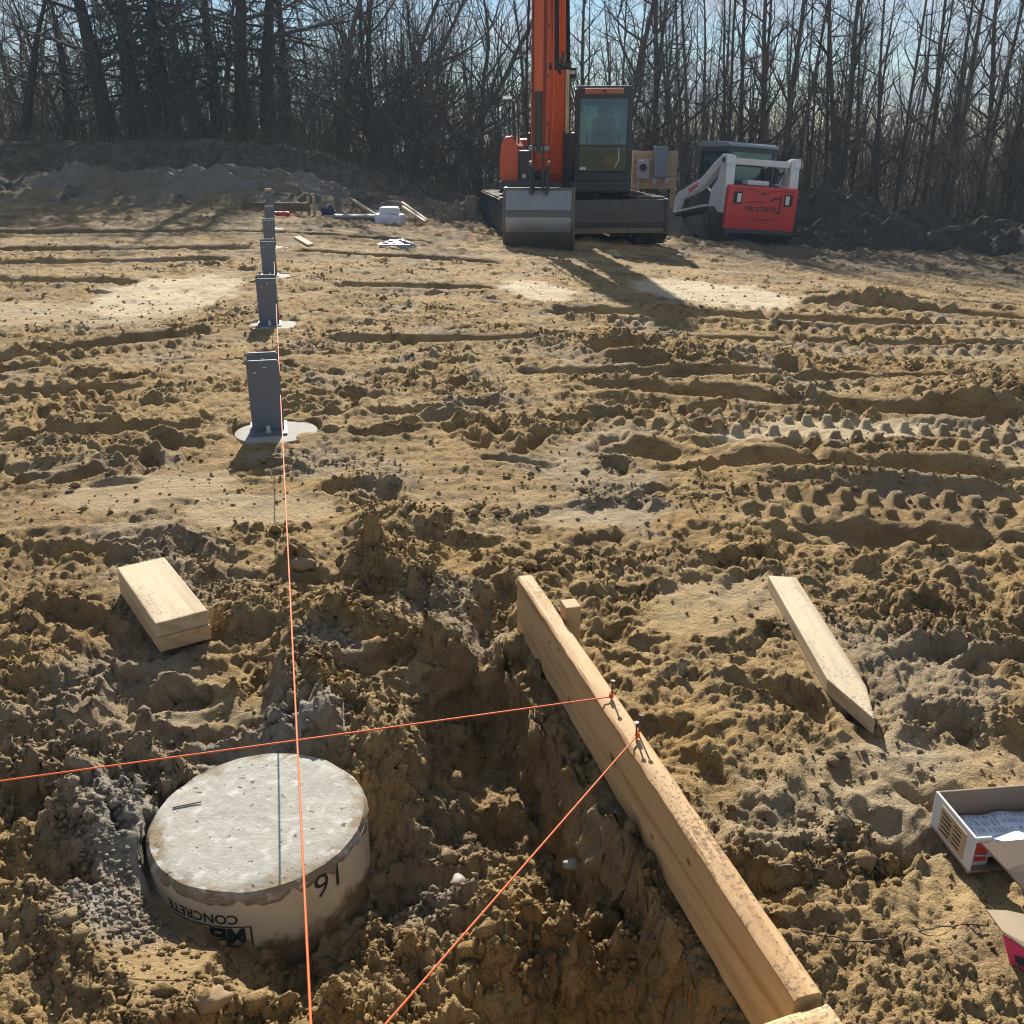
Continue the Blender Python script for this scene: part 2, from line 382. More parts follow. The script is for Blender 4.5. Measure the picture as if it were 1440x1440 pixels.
RESTS = [((.722, 2.27), (.728, 1.64), .045, 0.0), ((-.97, 2.25), (-.78, 1.99), .075, .010), ((.76, 1.29), (.98, 1.30), .085, .004), ((.75, 1.05), (.85, 1.04), .06, .004)]
def ground(X, Y, fine=True, soil=False):
    X = np.asarray(X, float); Y = np.asarray(Y, float)
    z = base(X, Y)
    wx = X + 0.06 * perlin(X * 3, Y * 3, 71); wy = Y + 0.06 * perlin(X * 3 + 9, Y * 3, 72)
    rough = 0.34 + 1.05 * S(0.5 + 1.3 * fbm(X * 1.3, Y * 1.9, 3, 3)) * S(.62 + 1.3 * fbm(X * 3.1 + 5, Y * 4.5, 2, 13))
    rough = rough + 0.30 * S((3.2 - Y) / 1.2)
    pale = np.zeros(X.shape)
    for (c, rx, ry, a, pl) in PATCH:
        cx, cy = xy(*c)
        u = (wx - cx) * math.cos(a) + (wy - cy) * math.sin(a); v = -(wx - cx) * math.sin(a) + (wy - cy) * math.cos(a)
        q = S((1.25 - np.hypot(u / rx, v / ry) + 0.22 * perlin(X * 2.2, Y * 2.2, 73)) / 0.35)
        rough = rough * (1 - 0.9 * q); pale = np.maximum(pale, q * pl)
    far = S((Y - 9) / 10.0)
    h = 0.018 * fbm(X * 1.1, Y * 1.4, 2, 20) * (1 + far)
    mid = S((Y - 2.6) / 1.5)
    h = h + rough * (0.012 * fbm(wx * 3.1, wy * 3.7, 3, 30) + 0.055 * far * fbm(X * 2.0, Y * 2.6, 3, 36))
    # footprints and gouges
    for (fx, fy, a, L_, W_, D_) in FEET:
        sel = np.nonzero((np.abs(X - fx) < 0.34) & (np.abs(Y - fy) < 0.34))
        if len(sel[0]) == 0: continue
        u = (wx[sel] - fx) * math.cos(a) + (wy[sel] - fy) * math.sin(a); v = -(wx[sel] - fx) * math.sin(a) + (wy[sel] - fy) * math.cos(a)
        r = np.hypot(u / L_, v / W_)
        dent = -D_ * (1 - S((r - 0.62) / 0.5)) + 0.35 * D_ * np.exp(-((r - 1.25) / 0.25) ** 2)
        h[sel] += (0.55 if fy < 3 else .8) * dent * (0.25 + 0.75 * np.clip(rough[sel], 0, 1))
    calm = np.ones(X.shape)
    for (p0, p1, w, dep, pit, ch) in TRACKS:
        a = xy(*p0); b = xy(*p1)
        L_ = math.hypot(b[0] - a[0], b[1] - a[1]); ex, ey = (b[0] - a[0]) / L_, (b[1] - a[1]) / L_
        u = (X - a[0]) * ex + (Y - a[1]) * ey
        v = -(X - a[0]) * ey + (Y - a[1]) * ex
        sel = np.nonzero((np.abs(v) < w * 1.6) & (u > -0.3) & (u < L_ + 0.3))
        if len(sel[0]) == 0: continue
        uu = u[sel]; vv = v[sel] + w * 0.16 * perlin(uu * 1.3, uu * 0 + pit * 31, 61) + w * .08 * perlin(uu * 7, uu * 0 + 2.2, 62)
        m = S(uu / 0.3) * S((L_ - uu) / 0.3) * S(1.15 + 0.9 * perlin(uu * 1.1, uu * 0 + dep * 90, 63))
        tr = -dep * S((w * 0.5 - np.abs(vv)) / (w * 0.13)) + 0.45 * dep * np.exp(-((np.abs(vv) - w * 0.68) / (w * 0.18)) ** 2)
        pv = vv / w
        ph = uu / pit + 0.35 * perlin(uu * 1.7, uu * 0 + 5.5, 64)
        cl = 1.5 * ch * np.clip(np.sin(2 * np.pi * ph) + 0.2, 0, 1) * np.exp(-((pv + 0.36) / 0.2) ** 2)
        h[sel] = h[sel] * (1 - 0.5 * m * (np.abs(pv) < 0.5)) + m * (tr + cl); calm[sel] *= 1 - .55 * m * (np.abs(pv) < .75)
    for (p0, p1, hw, pit, ch) in CLEATS:
        a = xy(*p0); b = xy(*p1)
        L_ = math.hypot(b[0] - a[0], b[1] - a[1]); ex, ey = (b[0] - a[0]) / L_, (b[1] - a[1]) / L_
        u = (X - a[0]) * ex + (Y - a[1]) * ey; v = -(X - a[0]) * ey + (Y - a[1]) * ex
        sel = np.nonzero((np.abs(v) < hw * 2.2) & (u > 0) & (u < L_))
        if len(sel[0]) == 0: continue
        uu = u[sel]; vv = v[sel] + .25 * hw * perlin(uu * 2, uu * 0 + pit * 50, 65)
        m = S(uu / .15) * S((L_ - uu) / .15) * S(1.2 + perlin(uu * 1.6, uu * 0 + pit * 77, 66))
        ph = uu / pit + .25 * perlin(uu * 2.3, uu * 0 + 1.5, 67)
        tri = 1 - np.abs((ph % 1.0) * 2 - 1); ch = ch * (.6 + .8 * np.abs(perlin(np.floor(ph) * 1.7 + .3, uu * 0 + .7, 68)))
        h[sel] = h[sel] * (1 - .6 * m * np.exp(-(vv / hw) ** 2)) + 1.6 * m * ch * S((tri - .36) / .26) * np.exp(-np.abs(vv / hw) ** 3); calm[sel] *= 1 - .75 * m * np.exp(-(vv / hw / 1.3) ** 2)
    for (c, rx, ry, a, hh) in HEAPS:
        cx, cy = xy(*c)
        sel = np.nonzero((np.abs(X - cx) < 3 * max(rx, ry)) & (np.abs(Y - cy) < 3 * max(rx, ry)))
        if len(sel[0]) == 0: continue
        u = (wx[sel] - cx) * math.cos(a) + (wy[sel] - cy) * math.sin(a); v = -(wx[sel] - cx) * math.sin(a) + (wy[sel] - cy) * math.cos(a)
        g = np.exp(-(np.hypot(u / rx, v / ry)) ** 2.6)
        h[sel] += hh * g * (0.55 + 0.9 * billow(X[sel] * 9, Y[sel] * 9, 3, 40)); rough[sel] += 0.8 * g
    z = z + h
    # the dug-out round the pier and along the board
    ins = np.nonzero(inside(X, Y, PIT) & (Y < 3))
    pitm = np.zeros(X.shape)
    if len(ins[0]):
        xi, yi = wx[ins], wy[ins]
        xb = X[ins] + 0.03 * perlin(X[ins] * 7, Y[ins] * 7, 81) + .012 * perlin(X[ins] * 22, Y[ins] * 22, 82)
        yb = Y[ins] + 0.03 * perlin(X[ins] * 7 + 4, Y[ins] * 7, 83)
        dr = poly_dist(xb, yb, RIGHT_BANK); dl = poly_dist(xi, yi, LEFT_BANK)
        d = (0.11 + .06 * S((1.52 - yi) / .25) + .07 * S((.26 - dr) / .16)) * S((dr + .005) / 0.055) ** 0.8 * S(dl / (0.20 + 0.12 * S((yi - 1.35) / 0.35)))
        g = np.zeros(d.shape)
        for (c, rx, ry, a, hh) in PITHEAPS:
            cx, cy = xy(c[0], c[1], -0.15)
            u = (xi - cx) * math.cos(a) + (yi - cy) * math.sin(a); v = -(xi - cx) * math.sin(a) + (yi - cy) * math.cos(a)
            g += hh * np.exp(-(np.hypot(u / rx, v / ry)) ** 2.4) * (0.5 + 0.9 * billow(xi * 11, yi * 11, 3, 44))
        z[ins] += -d + g + (d / 0.20) * 0.03 * fbm(X[ins] * 6, Y[ins] * 6, 3, 48)
        pitm[ins] = S(d / 0.15); rough[ins] += 0.15 * pitm[ins]
    if fine:
        z = z + (.35 + rough) * mid * calm * (-0.020 * (billow(wx * 3.2, wy * 7.5, 3, 150) - .25) + 0.022 * (billow(wx * 8, wy * 15, 2, 153) - .25) + .021 * (billow(wx * 19, wy * 27, 2, 154) - .25) * (1 - .6 * far) - .05 * far * (billow(X * 1.6, Y * 4.5, 3, 156) - .25) + .06 * far * (billow(X * 5, Y * 8, 3, 157) - .25)
                             - .03 * np.clip(fbm(X * 3.5, Y * 8, 2, 158) - .12, 0, 1))
        sel = np.nonzero((Y > 2.4) & (Y < 21))
        if len(sel[0]):
            xs, ys_ = wx[sel], wy[sel]; k = (.25 + rough[sel]) * mid[sel] * calm[sel]; fa = far[sel]
            z[sel] += k * (.016 * clodnoise(xs * 9, ys_ * 9, 1) * (1 + fa) + .013 * (1 - fa) * clodnoise(xs * 19, ys_ * 19, 2) + .05 * fa * clodnoise(xs * 3.6, ys_ * 4.4, 3) + .013 * (1 - fa) * clodnoise(xs * 31, ys_ * 31, 21) * S((7 - Y[sel]) / 2))
        z = z + rough * calm * (-0.012 * (billow(wx * 4.2, wy * 5.2, 3, 49) - .25) + 0.006 * (billow(wx * 6.5, wy * 7.5, 3, 50) - 0.25) + 0.010 * (billow(wx * 17, wy * 17, 2, 53) - .25) + 0.007 * (billow(X * 40, Y * 40, 2, 55) - 0.25)
                         - 0.02 * np.clip(fbm(X * 9, Y * 11, 2, 57) - 0.10, 0, 1))
        nr = np.nonzero(Y < 3.4)
        if len(nr[0]):
            xs, ys_ = wx[nr], wy[nr]; k = (.12 + rough[nr]) * S((3.6 - Y[nr]) / 1.2) * calm[nr]
            z[nr] += k * (.016 * clodnoise(xs * 11, ys_ * 11, 4) * S(.3 + 1.6 * perlin(xs * 2.1, ys_ * 2.1, 5)) + .021 * clodnoise(xs * 24, ys_ * 24, 5) + .012 * clodnoise(xs * 55, ys_ * 55, 6))
            z[nr] += (.3 + rough[nr]) * (0.005 * (np.abs(perlin(X[nr] * 85, Y[nr] * 85, 58)) - .3) + 0.003 * (np.abs(perlin(X[nr] * 170, Y[nr] * 170, 59)) - .3)) * S((3.4 - Y[nr]) / 1.2)
        bk = np.nonzero(Y > 17.2)
        if len(bk[0]):
            z[bk] += S((Y[bk] - 17.6) / 1.6) * (.22 * (billow(X[bk] * .8, Y[bk] * 1.1, 4, 170) - .3) + .13 * clodnoise(X[bk] * 1.5, Y[bk] * 1.9, 7) * S(.4 + perlin(X[bk] * .5, Y[bk] * .5, 171)) + .06 * clodnoise(X[bk] * 4, Y[bk] * 5, 8))
    # soil pressed flat under what lies on it
    for (a, b, hw, zt) in RESTS:
        near_ = np.nonzero((np.abs(Y - (a[1] + b[1]) / 2) < .6) & (np.abs(X - (a[0] + b[0]) / 2) < .6))
        if len(near_[0]):
            q = seg_dist(X[near_], Y[near_], a, b); z[near_] = np.minimum(z[near_], zt + .9 * np.clip(q - hw, 0, 9))
    # keep the pier clear
    pd = np.hypot(X - PIER.x, Y - PIER.y)
    z = np.where(pd < 0.2, np.minimum(z, -0.06), z)
    front = S((PIER.y - 0.03 - Y) / 0.12) * S((X - PIER.x + 0.36) / 0.28)
    cap = 0.018 - 0.09 * front + 0.45 * np.clip(pd - 0.2, 0, 5)
    z = np.where((pd < 0.6), np.minimum(z, np.maximum(cap, -1)), z)
    for n in range(1, 7):
        c = COL1 + ROWD * (n - 1)
        q = np.hypot(X - c.x - 0.03, Y - c.y)
        spill = -.03 + .16 * np.clip(perlin(X * 9, Y * 9, 210) * .5 + (q - .115) * 2.6, 0, .3)
        z = np.where(q < 0.36, np.minimum(np.where(q < .2, np.minimum(spill, .007), np.maximum(z, -.01)), .006 + .25 * np.clip(q - .17, 0, 1)), z)
    if soil:
        # R grey clay, G pale dry, B dark topsoil
        def blob(px, py, r, zz=0):
            cx, cy = xy(px, py, zz); return S(1.3 - np.hypot(wx - cx, wy - cy) / r + 0.4 * perlin(X * 8, Y * 8, 74))
        mid_ = S((Y - 2.6) / 1.5)
        grey = np.maximum(np.maximum(blob(185, 1180, .13), blob(150, 1260, .10)), np.maximum(blob(400, 1010, .12), blob(330, 1060, .1)))
        grey = np.maximum(grey, 0.7 * np.maximum(blob(470, 930, .10), blob(620, 1330, .08, -.2)))
        grey = np.maximum(grey, (.42 - .1 * mid_) * S((fbm(X * 1.7, Y * 1.7, 3, 77) - 0.03) / 0.35)) * np.where(Y < 12, 1, .6)
        grey = np.maximum(grey, 0.85 * S((Y - 17.5) / 2.0) * S(.6 + fbm(X * .8, Y * .8, 2, 78)))
        dark = S((Y - 17.3 + 1.2 * fbm(X * .6, Y * .6, 3, 79)) / 2.5) * (0.45 + 0.5 * S(.5 + 1.5 * fbm(X * 1.2, Y * .7, 3, 80)))
        dark = np.maximum(dark, 0.75 * S((X - 2.6 + .6 * perlin(X, Y, 84)) / 1.5) * S((Y - 12.5 - perlin(X * .7, Y * .7, 85)) / 2.5))
        dark = np.maximum(dark, 0.55 * S((Y - 9) / 4) * S((fbm(X * .9, Y * 1.4, 3, 86) + .1) / .35))
        dark = np.maximum(dark, 0.92 * S((Y - 20.0) / 2.5))
        dark = np.maximum(dark, 0.55 * S((Y - 10.5) / 3.5) * S((-X - .5) / 2) * S(.55 + 1.4 * fbm(X * .5, Y * 1.3, 3, 88)))
        return z, rough, np.stack([grey, pale, dark * (1 - .9 * pale), np.ones(X.shape)], -1)
    return z

def hit(px, py):
    a = P(px, py, 0.25); b = P(px, py, -0.45)
    t = np.linspace(0, 1, 240); X = a.x + (b.x - a.x) * t; Y = a.y + (b.y - a.y) * t; Z = 0.25 - 0.7 * t
    G = ground(X[None], Y[None])[0]
    k = np.nonzero(Z <= G)[0]
    k = k[0] if len(k) else 239
    return Vector((X[k], Y[k], G[k]))
def gz(x, y):
    return float(ground(np.array([[x]]), np.array([[y]]), fine=False)[0, 0])

# soil material ------------------------------------------------------------
def soil_material():
    m = bpy.data.materials.new('soil'); m.use_nodes = True
    t = m.node_tree; n = t.nodes; b = n['Principled BSDF']; L = t.links.new
    b.inputs['Roughness'].default_value = 0.95; b.inputs['Specular IOR Level'].default_value = 0.15
    at = n.new('ShaderNodeAttribute'); at.attribute_name = 'soil'
    sp = n.new('ShaderNodeSeparateColor'); L(at.outputs['Color'], sp.inputs[0])
    co = n.new('ShaderNodeTexCoord')
    def noise(s, d=6, r=.6):
        q = n.new('ShaderNodeTexNoise'); q.inputs['Scale'].default_value = s; q.inputs['Detail'].default_value = d; q.inputs['Roughness'].default_value = r
        L(co.outputs['Object'], q.inputs['Vector']); return q.outputs['Fac']
    def mix(f, a, c, bt='MIX', fv=None):
        q = n.new('ShaderNodeMixRGB'); q.blend_type = bt
        if f is not None: L(f, q.inputs[0])
        if fv is not None: q.inputs[0].default_value = fv
        for i, z in ((1, a), (2, c)):
            if isinstance(z, tuple): q.inputs[i].default_value = z + (1,)
            else: L(z, q.inputs[i])
        return q.outputs[0]
    def ramp(f, a, c):
        q = n.new('ShaderNodeValToRGB'); q.color_ramp.elements[0].position = a; q.color_ramp.elements[1].position = c
        L(f, q.inputs[0]); return q.outputs[0]
    tan = mix(ramp(noise(2.3), .35, .65), (0.40, 0.262, 0.105), (0.43, 0.312, 0.16))
    tan = mix(ramp(noise(1.1, 5), .48, .66), tan, (0.30, 0.20, 0.095))
    tan = mix(ramp(noise(9, 7), .48, .68), tan, (0.235, 0.152, 0.07))
    tan = mix(ramp(noise(55, 4, .7), .56, .72), tan, (0.20, 0.135, 0.07))
    c = mix(sp.outputs[0], tan, mix(ramp(noise(40, 5, .7), .35, .7), (0.40, 0.36, 0.30), (0.26, 0.225, 0.18)))
    c = mix(sp.outputs[1], c, mix(ramp(noise(6, 6), .4, .7), (0.64, 0.53, 0.36), (0.50, 0.39, 0.24)))
    c = mix(sp.outputs[2], c, mix(ramp(noise(5, 8, .7), .4, .65), (0.055, 0.043, 0.032), (0.15, 0.125, 0.10)))
    c = mix(None, c, ramp(noise(260, 3, .7), .15, .55), 'MULTIPLY', .4)
    L(c, b.inputs['Base Color'])
    nb = n.new('ShaderNodeMath'); nb.operation = 'MULTIPLY_ADD'; nb.inputs[1].default_value = 0.5
    L(noise(330, 3, .7), nb.inputs[0]); L(noise(90, 5, .65), nb.inputs[2])
    nc = n.new('ShaderNodeMath'); nc.operation = 'MULTIPLY_ADD'; nc.inputs[1].default_value = 1.6; L(noise(24, 6, .7), nc.inputs[0]); L(nb.outputs[0], nc.inputs[2])
    bp = n.new('ShaderNodeBump'); bp.inputs['Strength'].default_value = 1.0; bp.inputs['Distance'].default_value = 0.011
    L(nc.outputs[0], bp.inputs['Height']); L(bp.outputs[0], b.inputs['Normal'])
    return m
M_SOIL = soil_material()

def sheet(name, X, Y, Z, col, m):
    ny, nx = X.shape
    me = bpy.data.meshes.new(name)
    co = np.stack([X, Y, Z], -1).reshape(-1, 3).astype(np.float32)
    i = np.arange(ny * nx).reshape(ny, nx)
    q = np.stack([i[:-1, :-1], i[:-1, 1:], i[1:, 1:], i[1:, :-1]], -1).reshape(-1, 4)
    me.vertices.add(len(co)); me.vertices.foreach_set('co', co.ravel())
    me.loops.add(q.size); me.loops.foreach_set('vertex_index', q.ravel().astype(np.int32))
    me.polygons.add(len(q)); me.polygons.foreach_set('loop_start', np.arange(0, q.size, 4, dtype=np.int32))
    me.polygons.foreach_set('use_smooth', np.ones(len(q), bool))
    me.update(calc_edges=True)
    a = me.attributes.new('soil', 'FLOAT_COLOR', 'POINT')
    a.data.foreach_set('color', col.reshape(-1, 4).astype(np.float32).ravel())
    return link(name, me, None, m)

NROW1, NROW2, NCOL = 560, 620, 760
ys = np.concatenate([np.linspace(-2.5, 0.50, 46), np.geomspace(0.52, 4.0, NROW1, endpoint=False), np.geomspace(4.0, 34.0, NROW2)])
def half_in(Y): return 0.60 * np.maximum(Y, .5) + 0.32
def half_out(Y): return 0.95 * np.maximum(Y, .5) + 3.2
ss = np.linspace(-1, 1, NCOL)
GY = np.repeat(ys[:, None], NCOL, 1)
_e = np.clip((np.abs(ss) - .82) / .18, 0, 1)[None, :]
GX = np.sign(ss)[None, :] * (half_in(GY) * np.minimum(np.abs(ss) / .82, 1)[None, :] + (half_out(GY) - half_in(GY)) * _e ** 1.35)
GZ, GR, GS = ground(GX, GY, True, True)
# crumbly sides of the dug-out: push the steep faces in and out
near = np.nonzero((GY < 3.0) & (GX > -1.0) & (GX < .8))
sl = np.hypot(*np.gradient(GZ)) ; sl = S((sl[near] - .0035) / .006)
_x, _y, _z = GX[near].copy(), GY[near].copy(), GZ[near].copy()
GX[near] += sl * (.016 * perlin(_y * 22, _z * 22, 201) + .009 * perlin(_y * 55, _z * 55, 202))
GY[near] += sl * (.016 * perlin(_x * 22, _z * 22, 203) + .009 * perlin(_x * 55, _z * 55, 204))
site = sheet('ground', GX, GY, GZ, GS, M_SOIL)
tag(site, 'churned tan sandy soil of the building site', 'ground', kind='structure')

# the land beyond, one coarse sheet out to the horizon
def outer():
    a = np.concatenate([-np.geomspace(900, 6, 60), np.linspace(-5.5, 5.5, 24), np.geomspace(6, 900, 60)])
    c = np.concatenate([-np.geomspace(300, 2.8, 24), np.linspace(-2.3, 40, 80), np.geomspace(42, 1500, 30)])
    X, Y = np.meshgrid(a, c)
    Xc = np.clip(X, -60, 60); Yc = np.clip(Y, -20, 60)
    Z = base(Xc, Yc) - 0.05 + 0.05 * fbm(Xc * .6, Yc * .6, 2, 7)
    ins = (Y > -1.3) & (Y < 32.4) & (np.abs(X) < half_out(Y) - 1.3)
    Z = np.where(ins, Z - 0.75, Z)
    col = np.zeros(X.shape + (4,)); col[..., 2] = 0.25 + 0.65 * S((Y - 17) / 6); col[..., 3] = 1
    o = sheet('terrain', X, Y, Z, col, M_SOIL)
    tag(o, 'flat land spreading around the site', 'ground', kind='structure')
outer()

# loose crumbs of soil
def clods():
    r = np.random.RandomState(8)
    ph = (1 + 5 ** .5) / 2
    ico = np.array([(-1, ph, 0), (1, ph, 0), (-1, -ph, 0), (1, -ph, 0), (0, -1, ph), (0, 1, ph), (0, -1, -ph), (0, 1, -ph), (ph, 0, -1), (ph, 0, 1), (-ph, 0, -1), (-ph, 0, 1)]) / 1.9
    ico = np.array([(1, 0, 0), (-1, 0, 0), (0, 1, 0), (0, -1, 0), (0, 0, 1), (0, 0, -1)]) * 1.1
    fa = np.array([(0, 2, 4), (2, 1, 4), (1, 3, 4), (3, 0, 4), (2, 0, 5), (1, 2, 5), (3, 1, 5), (0, 3, 5)]) if True else np.array([(0, 11, 5), (0, 5, 1), (0, 1, 7), (0, 7, 10), (0, 10, 11), (1, 5, 9), (5, 11, 4), (11, 10, 2), (10, 7, 6), (7, 1, 8), (3, 9, 4), (3, 4, 2), (3, 2, 6), (3, 6, 8), (3, 8, 9), (4, 9, 5), (2, 4, 11), (6, 2, 10), (8, 6, 7), (9, 8, 1)])
    pts = []
    n = 56000
    Y = 0.75 + 6.5 * r.rand(n) ** 2.1; X = (r.rand(n) * 2 - 1) * (0.6 * Y + 0.3)
    k = 26000
    Ym = 2.8 + 8.5 * r.rand(k) ** 1.25; X = np.concatenate([X, (r.rand(k) * 2 - 1) * (0.58 * Ym + .3)]); Y = np.concatenate([Y, Ym])
    # heaped crumbs on the mounds and round the pier
    for (px, py, rad, k, zz) in [(520, 840, .22, 1300, 0), (180, 1200, .16, 1200, 0), (430, 960, .16, 900, 0), (600, 1000, .2, 900, -.2), (620, 1290, .22, 900, -.2), (820, 1350, .2, 900, -.1), (250, 1400, .22, 700, -.1), (330, 850, .25, 500, 0), (1180, 1170, .10, 300, 0), (1220, 1080, .12, 250, 0), (120, 1100, .2, 400, 0), (60, 1300, .25, 400, 0), (1370, 545, .5, 350, 0), (1250, 500, .8, 250, 0)]:
        c = P(px, py, zz); a = r.rand(k) * 6.283; q = rad * np.sqrt(r.rand(k))
        X = np.concatenate([X, c.x + q * np.cos(a)]); Y = np.concatenate([Y, c.y + q * np.sin(a)])
    Z, R_, SO = ground(X[None], Y[None], True, True); Z = Z[0]; R_ = R_[0]; SO = SO[0]
    keep = (R_ > 0.75 + 0.5 * r.rand(len(X))) | (r.rand(len(X)) < .12)
    keep &= np.hypot(X - PIER.x, Y - PIER.y) > .22
    for k in range(1, 5):
        c = COL1 + ROWD * (k - 1); keep &= np.hypot(X - c.x - .03, Y - c.y) > .22
    X, Y, Z, SO = X[keep], Y[keep], Z[keep], SO[keep]; n = len(X)
    sz = 0.0016 + 0.0055 * r.rand(n) ** 3 + 0.0014 * Y * r.rand(n) ** 2
    sz = np.where((r.rand(n) < .006) & (Y < 3.5), sz + 0.006 + .010 * r.rand(n), sz)
    v = ico[None] * (1 + .75 * (r.rand(n, 6, 1) - .5)) * sz[:, None, None] * np.array([1, 1, .75]) * (0.8 + .5 * r.rand(n, 1, 3))
    an = r.rand(n) * 6.283; ca, sa = np.cos(an)[:, None], np.sin(an)[:, None]
    vx = v[..., 0] * ca - v[..., 1] * sa + X[:, None]; vy = v[..., 0] * sa + v[..., 1] * ca + Y[:, None]; vz = v[..., 2] + (Z + sz * .35)[:, None]
    co = np.stack([vx, vy, vz], -1).reshape(-1, 3).astype(np.float32)
    q = (fa[None] + (np.arange(n) * 6)[:, None, None]).reshape(-1, 3)
    me = bpy.data.meshes.new('soil_clods')
    me.vertices.add(len(co)); me.vertices.foreach_set('co', co.ravel())
    me.loops.add(q.size); me.loops.foreach_set('vertex_index', q.ravel().astype(np.int32))
    me.polygons.add(len(q)); me.polygons.foreach_set('loop_start', np.arange(0, q.size, 3, dtype=np.int32))
    me.update(calc_edges=True)
    a = me.attributes.new('soil', 'FLOAT_COLOR', 'POINT')
    a.data.foreach_set('color', np.repeat(SO, 6, 0).astype(np.float32).ravel())
    o = link('soil_clods', me, None, M_SOIL)
    tag(o, 'loose crumbs and clods of sandy soil strewn over the ground', 'soil', kind='stuff')
clods()
# ---------------------------------------------------------------- things in the foreground
def knots_into(m, ks):
    """dark branch knots of the timber at fixed places of the board"""
    t = m.node_tree; n = t.nodes; L = t.links.new; b = n['Principled BSDF']
    src = b.inputs['Base Color'].links[0].from_socket
    co = n.new('ShaderNodeTexCoord')
    for (x, z, r) in ks:
        mp = n.new('ShaderNodeMapping'); mp.inputs['Location'].default_value = (-x / (r * 1.7), 0, -z / r); mp.inputs['Scale'].default_value = (1 / (r * 1.7), 0.0, 1 / r)
        L(co.outputs['Object'], mp.inputs[0])
        ln = n.new('ShaderNodeVectorMath'); ln.operation = 'LENGTH'; L(mp.outputs[0], ln.inputs[0])
        rp = n.new('ShaderNodeValToRGB'); rp.color_ramp.elements[0].position = 0.45; rp.color_ramp.elements[0].color = (.85,) * 3 + (1,)
        rp.color_ramp.elements[1].position = 1.0; rp.color_ramp.elements[1].color = (0, 0, 0, 1)
        L(ln.outputs['Value'], rp.inputs[0])
        mx = n.new('ShaderNodeMixRGB'); mx.inputs[2].default_value = (0.12, 0.055, 0.02, 1)
        L(rp.outputs[0], mx.inputs[0]); L(src, mx.inputs[1]); src = mx.outputs[0]
    L(src, b.inputs['Base Color'])
    return m

W_BOARD = knots_into(wood('board_pine', (0.56, 0.36, 0.175), (0.36, 0.19, 0.075), speck=0.8), [(.02, -.005, .012), (-.36, .03, .005), (.2, -.03, .005), (-.5, .0, .004), (-.22, -.03, .009), (.33, .03, .006), (-.3, .045, .006)])
W_PALE = wood('fresh_pine', (0.52, 0.40, 0.25), (0.35, 0.25, 0.14), speck=0.6, rings=24)
W_ENDS = wood('fresh_pine_dark', (0.56, 0.38, 0.20), (0.44, 0.26, 0.12), speck=0.3, rings=30)
W_GREY = wood('weathered_stake', (0.52, 0.42, 0.28), (0.36, 0.28, 0.18), speck=0.55, rings=30)
M_CONC = mat('concrete', (0.31, 0.305, 0.275), 0.85, var=.22, scale=22, bump=.0022, bscale=90, dirt=.4, dcol=(0.30, 0.23, 0.14), dscale=6, spec=.25)
M_TUBE = mat('form_cardboard', (0.56, 0.49, 0.38), 0.85, var=.1, scale=12, dirt=.45, dcol=(0.16, 0.11, 0.06), dscale=6, spec=.2)
M_INK = mat('black_ink', (0.03, 0.03, 0.03), 0.8, var=.1)
M_ORANGE = mat('orange_twine', (0.78, 0.13, 0.018), 0.7, var=.15, scale=200)
M_STEEL = mat('primer_grey_steel', (0.12, 0.14, 0.17), 0.5, var=.12, scale=14, dirt=.2, dcol=(.14, .12, .1), dscale=10)
M_GALV = mat('zinc_bolt', (0.62, 0.63, 0.63), 0.35, 0.7, var=.08)
M_NAIL = mat('nail_steel', (0.10, 0.09, 0.085), 0.45, 0.8, var=.2)

def edge_stain(m, r0, r1, col, lo=False, zc=.40, zr=.05):
    """mud and stain with its own ragged outline: on the rim (by radius) or low on the side (by height)"""
    t = m.node_tree; n = t.nodes; L = t.links.new; b = n['Principled BSDF']
    src = b.inputs['Base Color'].links[0].from_socket
    co = n.new('ShaderNodeTexCoord'); sx = n.new('ShaderNodeSeparateXYZ'); L(co.outputs['Object'], sx.inputs[0])
    nz = n.new('ShaderNodeTexNoise'); nz.inputs['Scale'].default_value = 11; nz.inputs['Detail'].default_value = 6; nz.inputs['Roughness'].default_value = .65; L(co.outputs['Object'], nz.inputs['Vector'])
    if lo:
        v = sx.outputs['Z']
    else:
        cb = n.new('ShaderNodeCombineXYZ'); L(sx.outputs['X'], cb.inputs[0]); L(sx.outputs['Y'], cb.inputs[1])
        ln = n.new('ShaderNodeVectorMath'); ln.operation = 'LENGTH'; L(cb.outputs[0], ln.inputs[0]); v = ln.outputs['Value']
    mr = n.new('ShaderNodeMapRange'); mr.inputs[1].default_value = r0; mr.inputs[2].default_value = r1; mr.clamp = False; L(v, mr.inputs[0])
    ad = n.new('ShaderNodeMath'); ad.operation = 'MULTIPLY_ADD'; ad.inputs[1].default_value = 3.2; L(nz.outputs['Fac'], ad.inputs[0]); L(mr.outputs[0], ad.inputs[2])
    rp = n.new('ShaderNodeMapRange'); rp.inputs[1].default_value = 2.05; rp.inputs[2].default_value = 2.5; L(ad.outputs[0], rp.inputs[0])
    mx = n.new('ShaderNodeMixRGB'); mx.inputs[2].default_value = tuple(col) + (1,)
    L(rp.outputs[0], mx.inputs[0]); L(src, mx.inputs[1]); L(mx.outputs[0], b.inputs['Base Color'])
M_CONC0 = mat('pier_concrete', (0.34, 0.328, 0.285), 0.85, var=.3, scale=70, bump=.0011, bscale=160, dirt=.35, dcol=(0.29, 0.235, 0.155), dscale=6, spec=.25)
edge_stain(M_CONC0, .14, .20, (.22, .17, .11)); edge_stain(M_CONC, .115, .19, (.25, .18, .09))
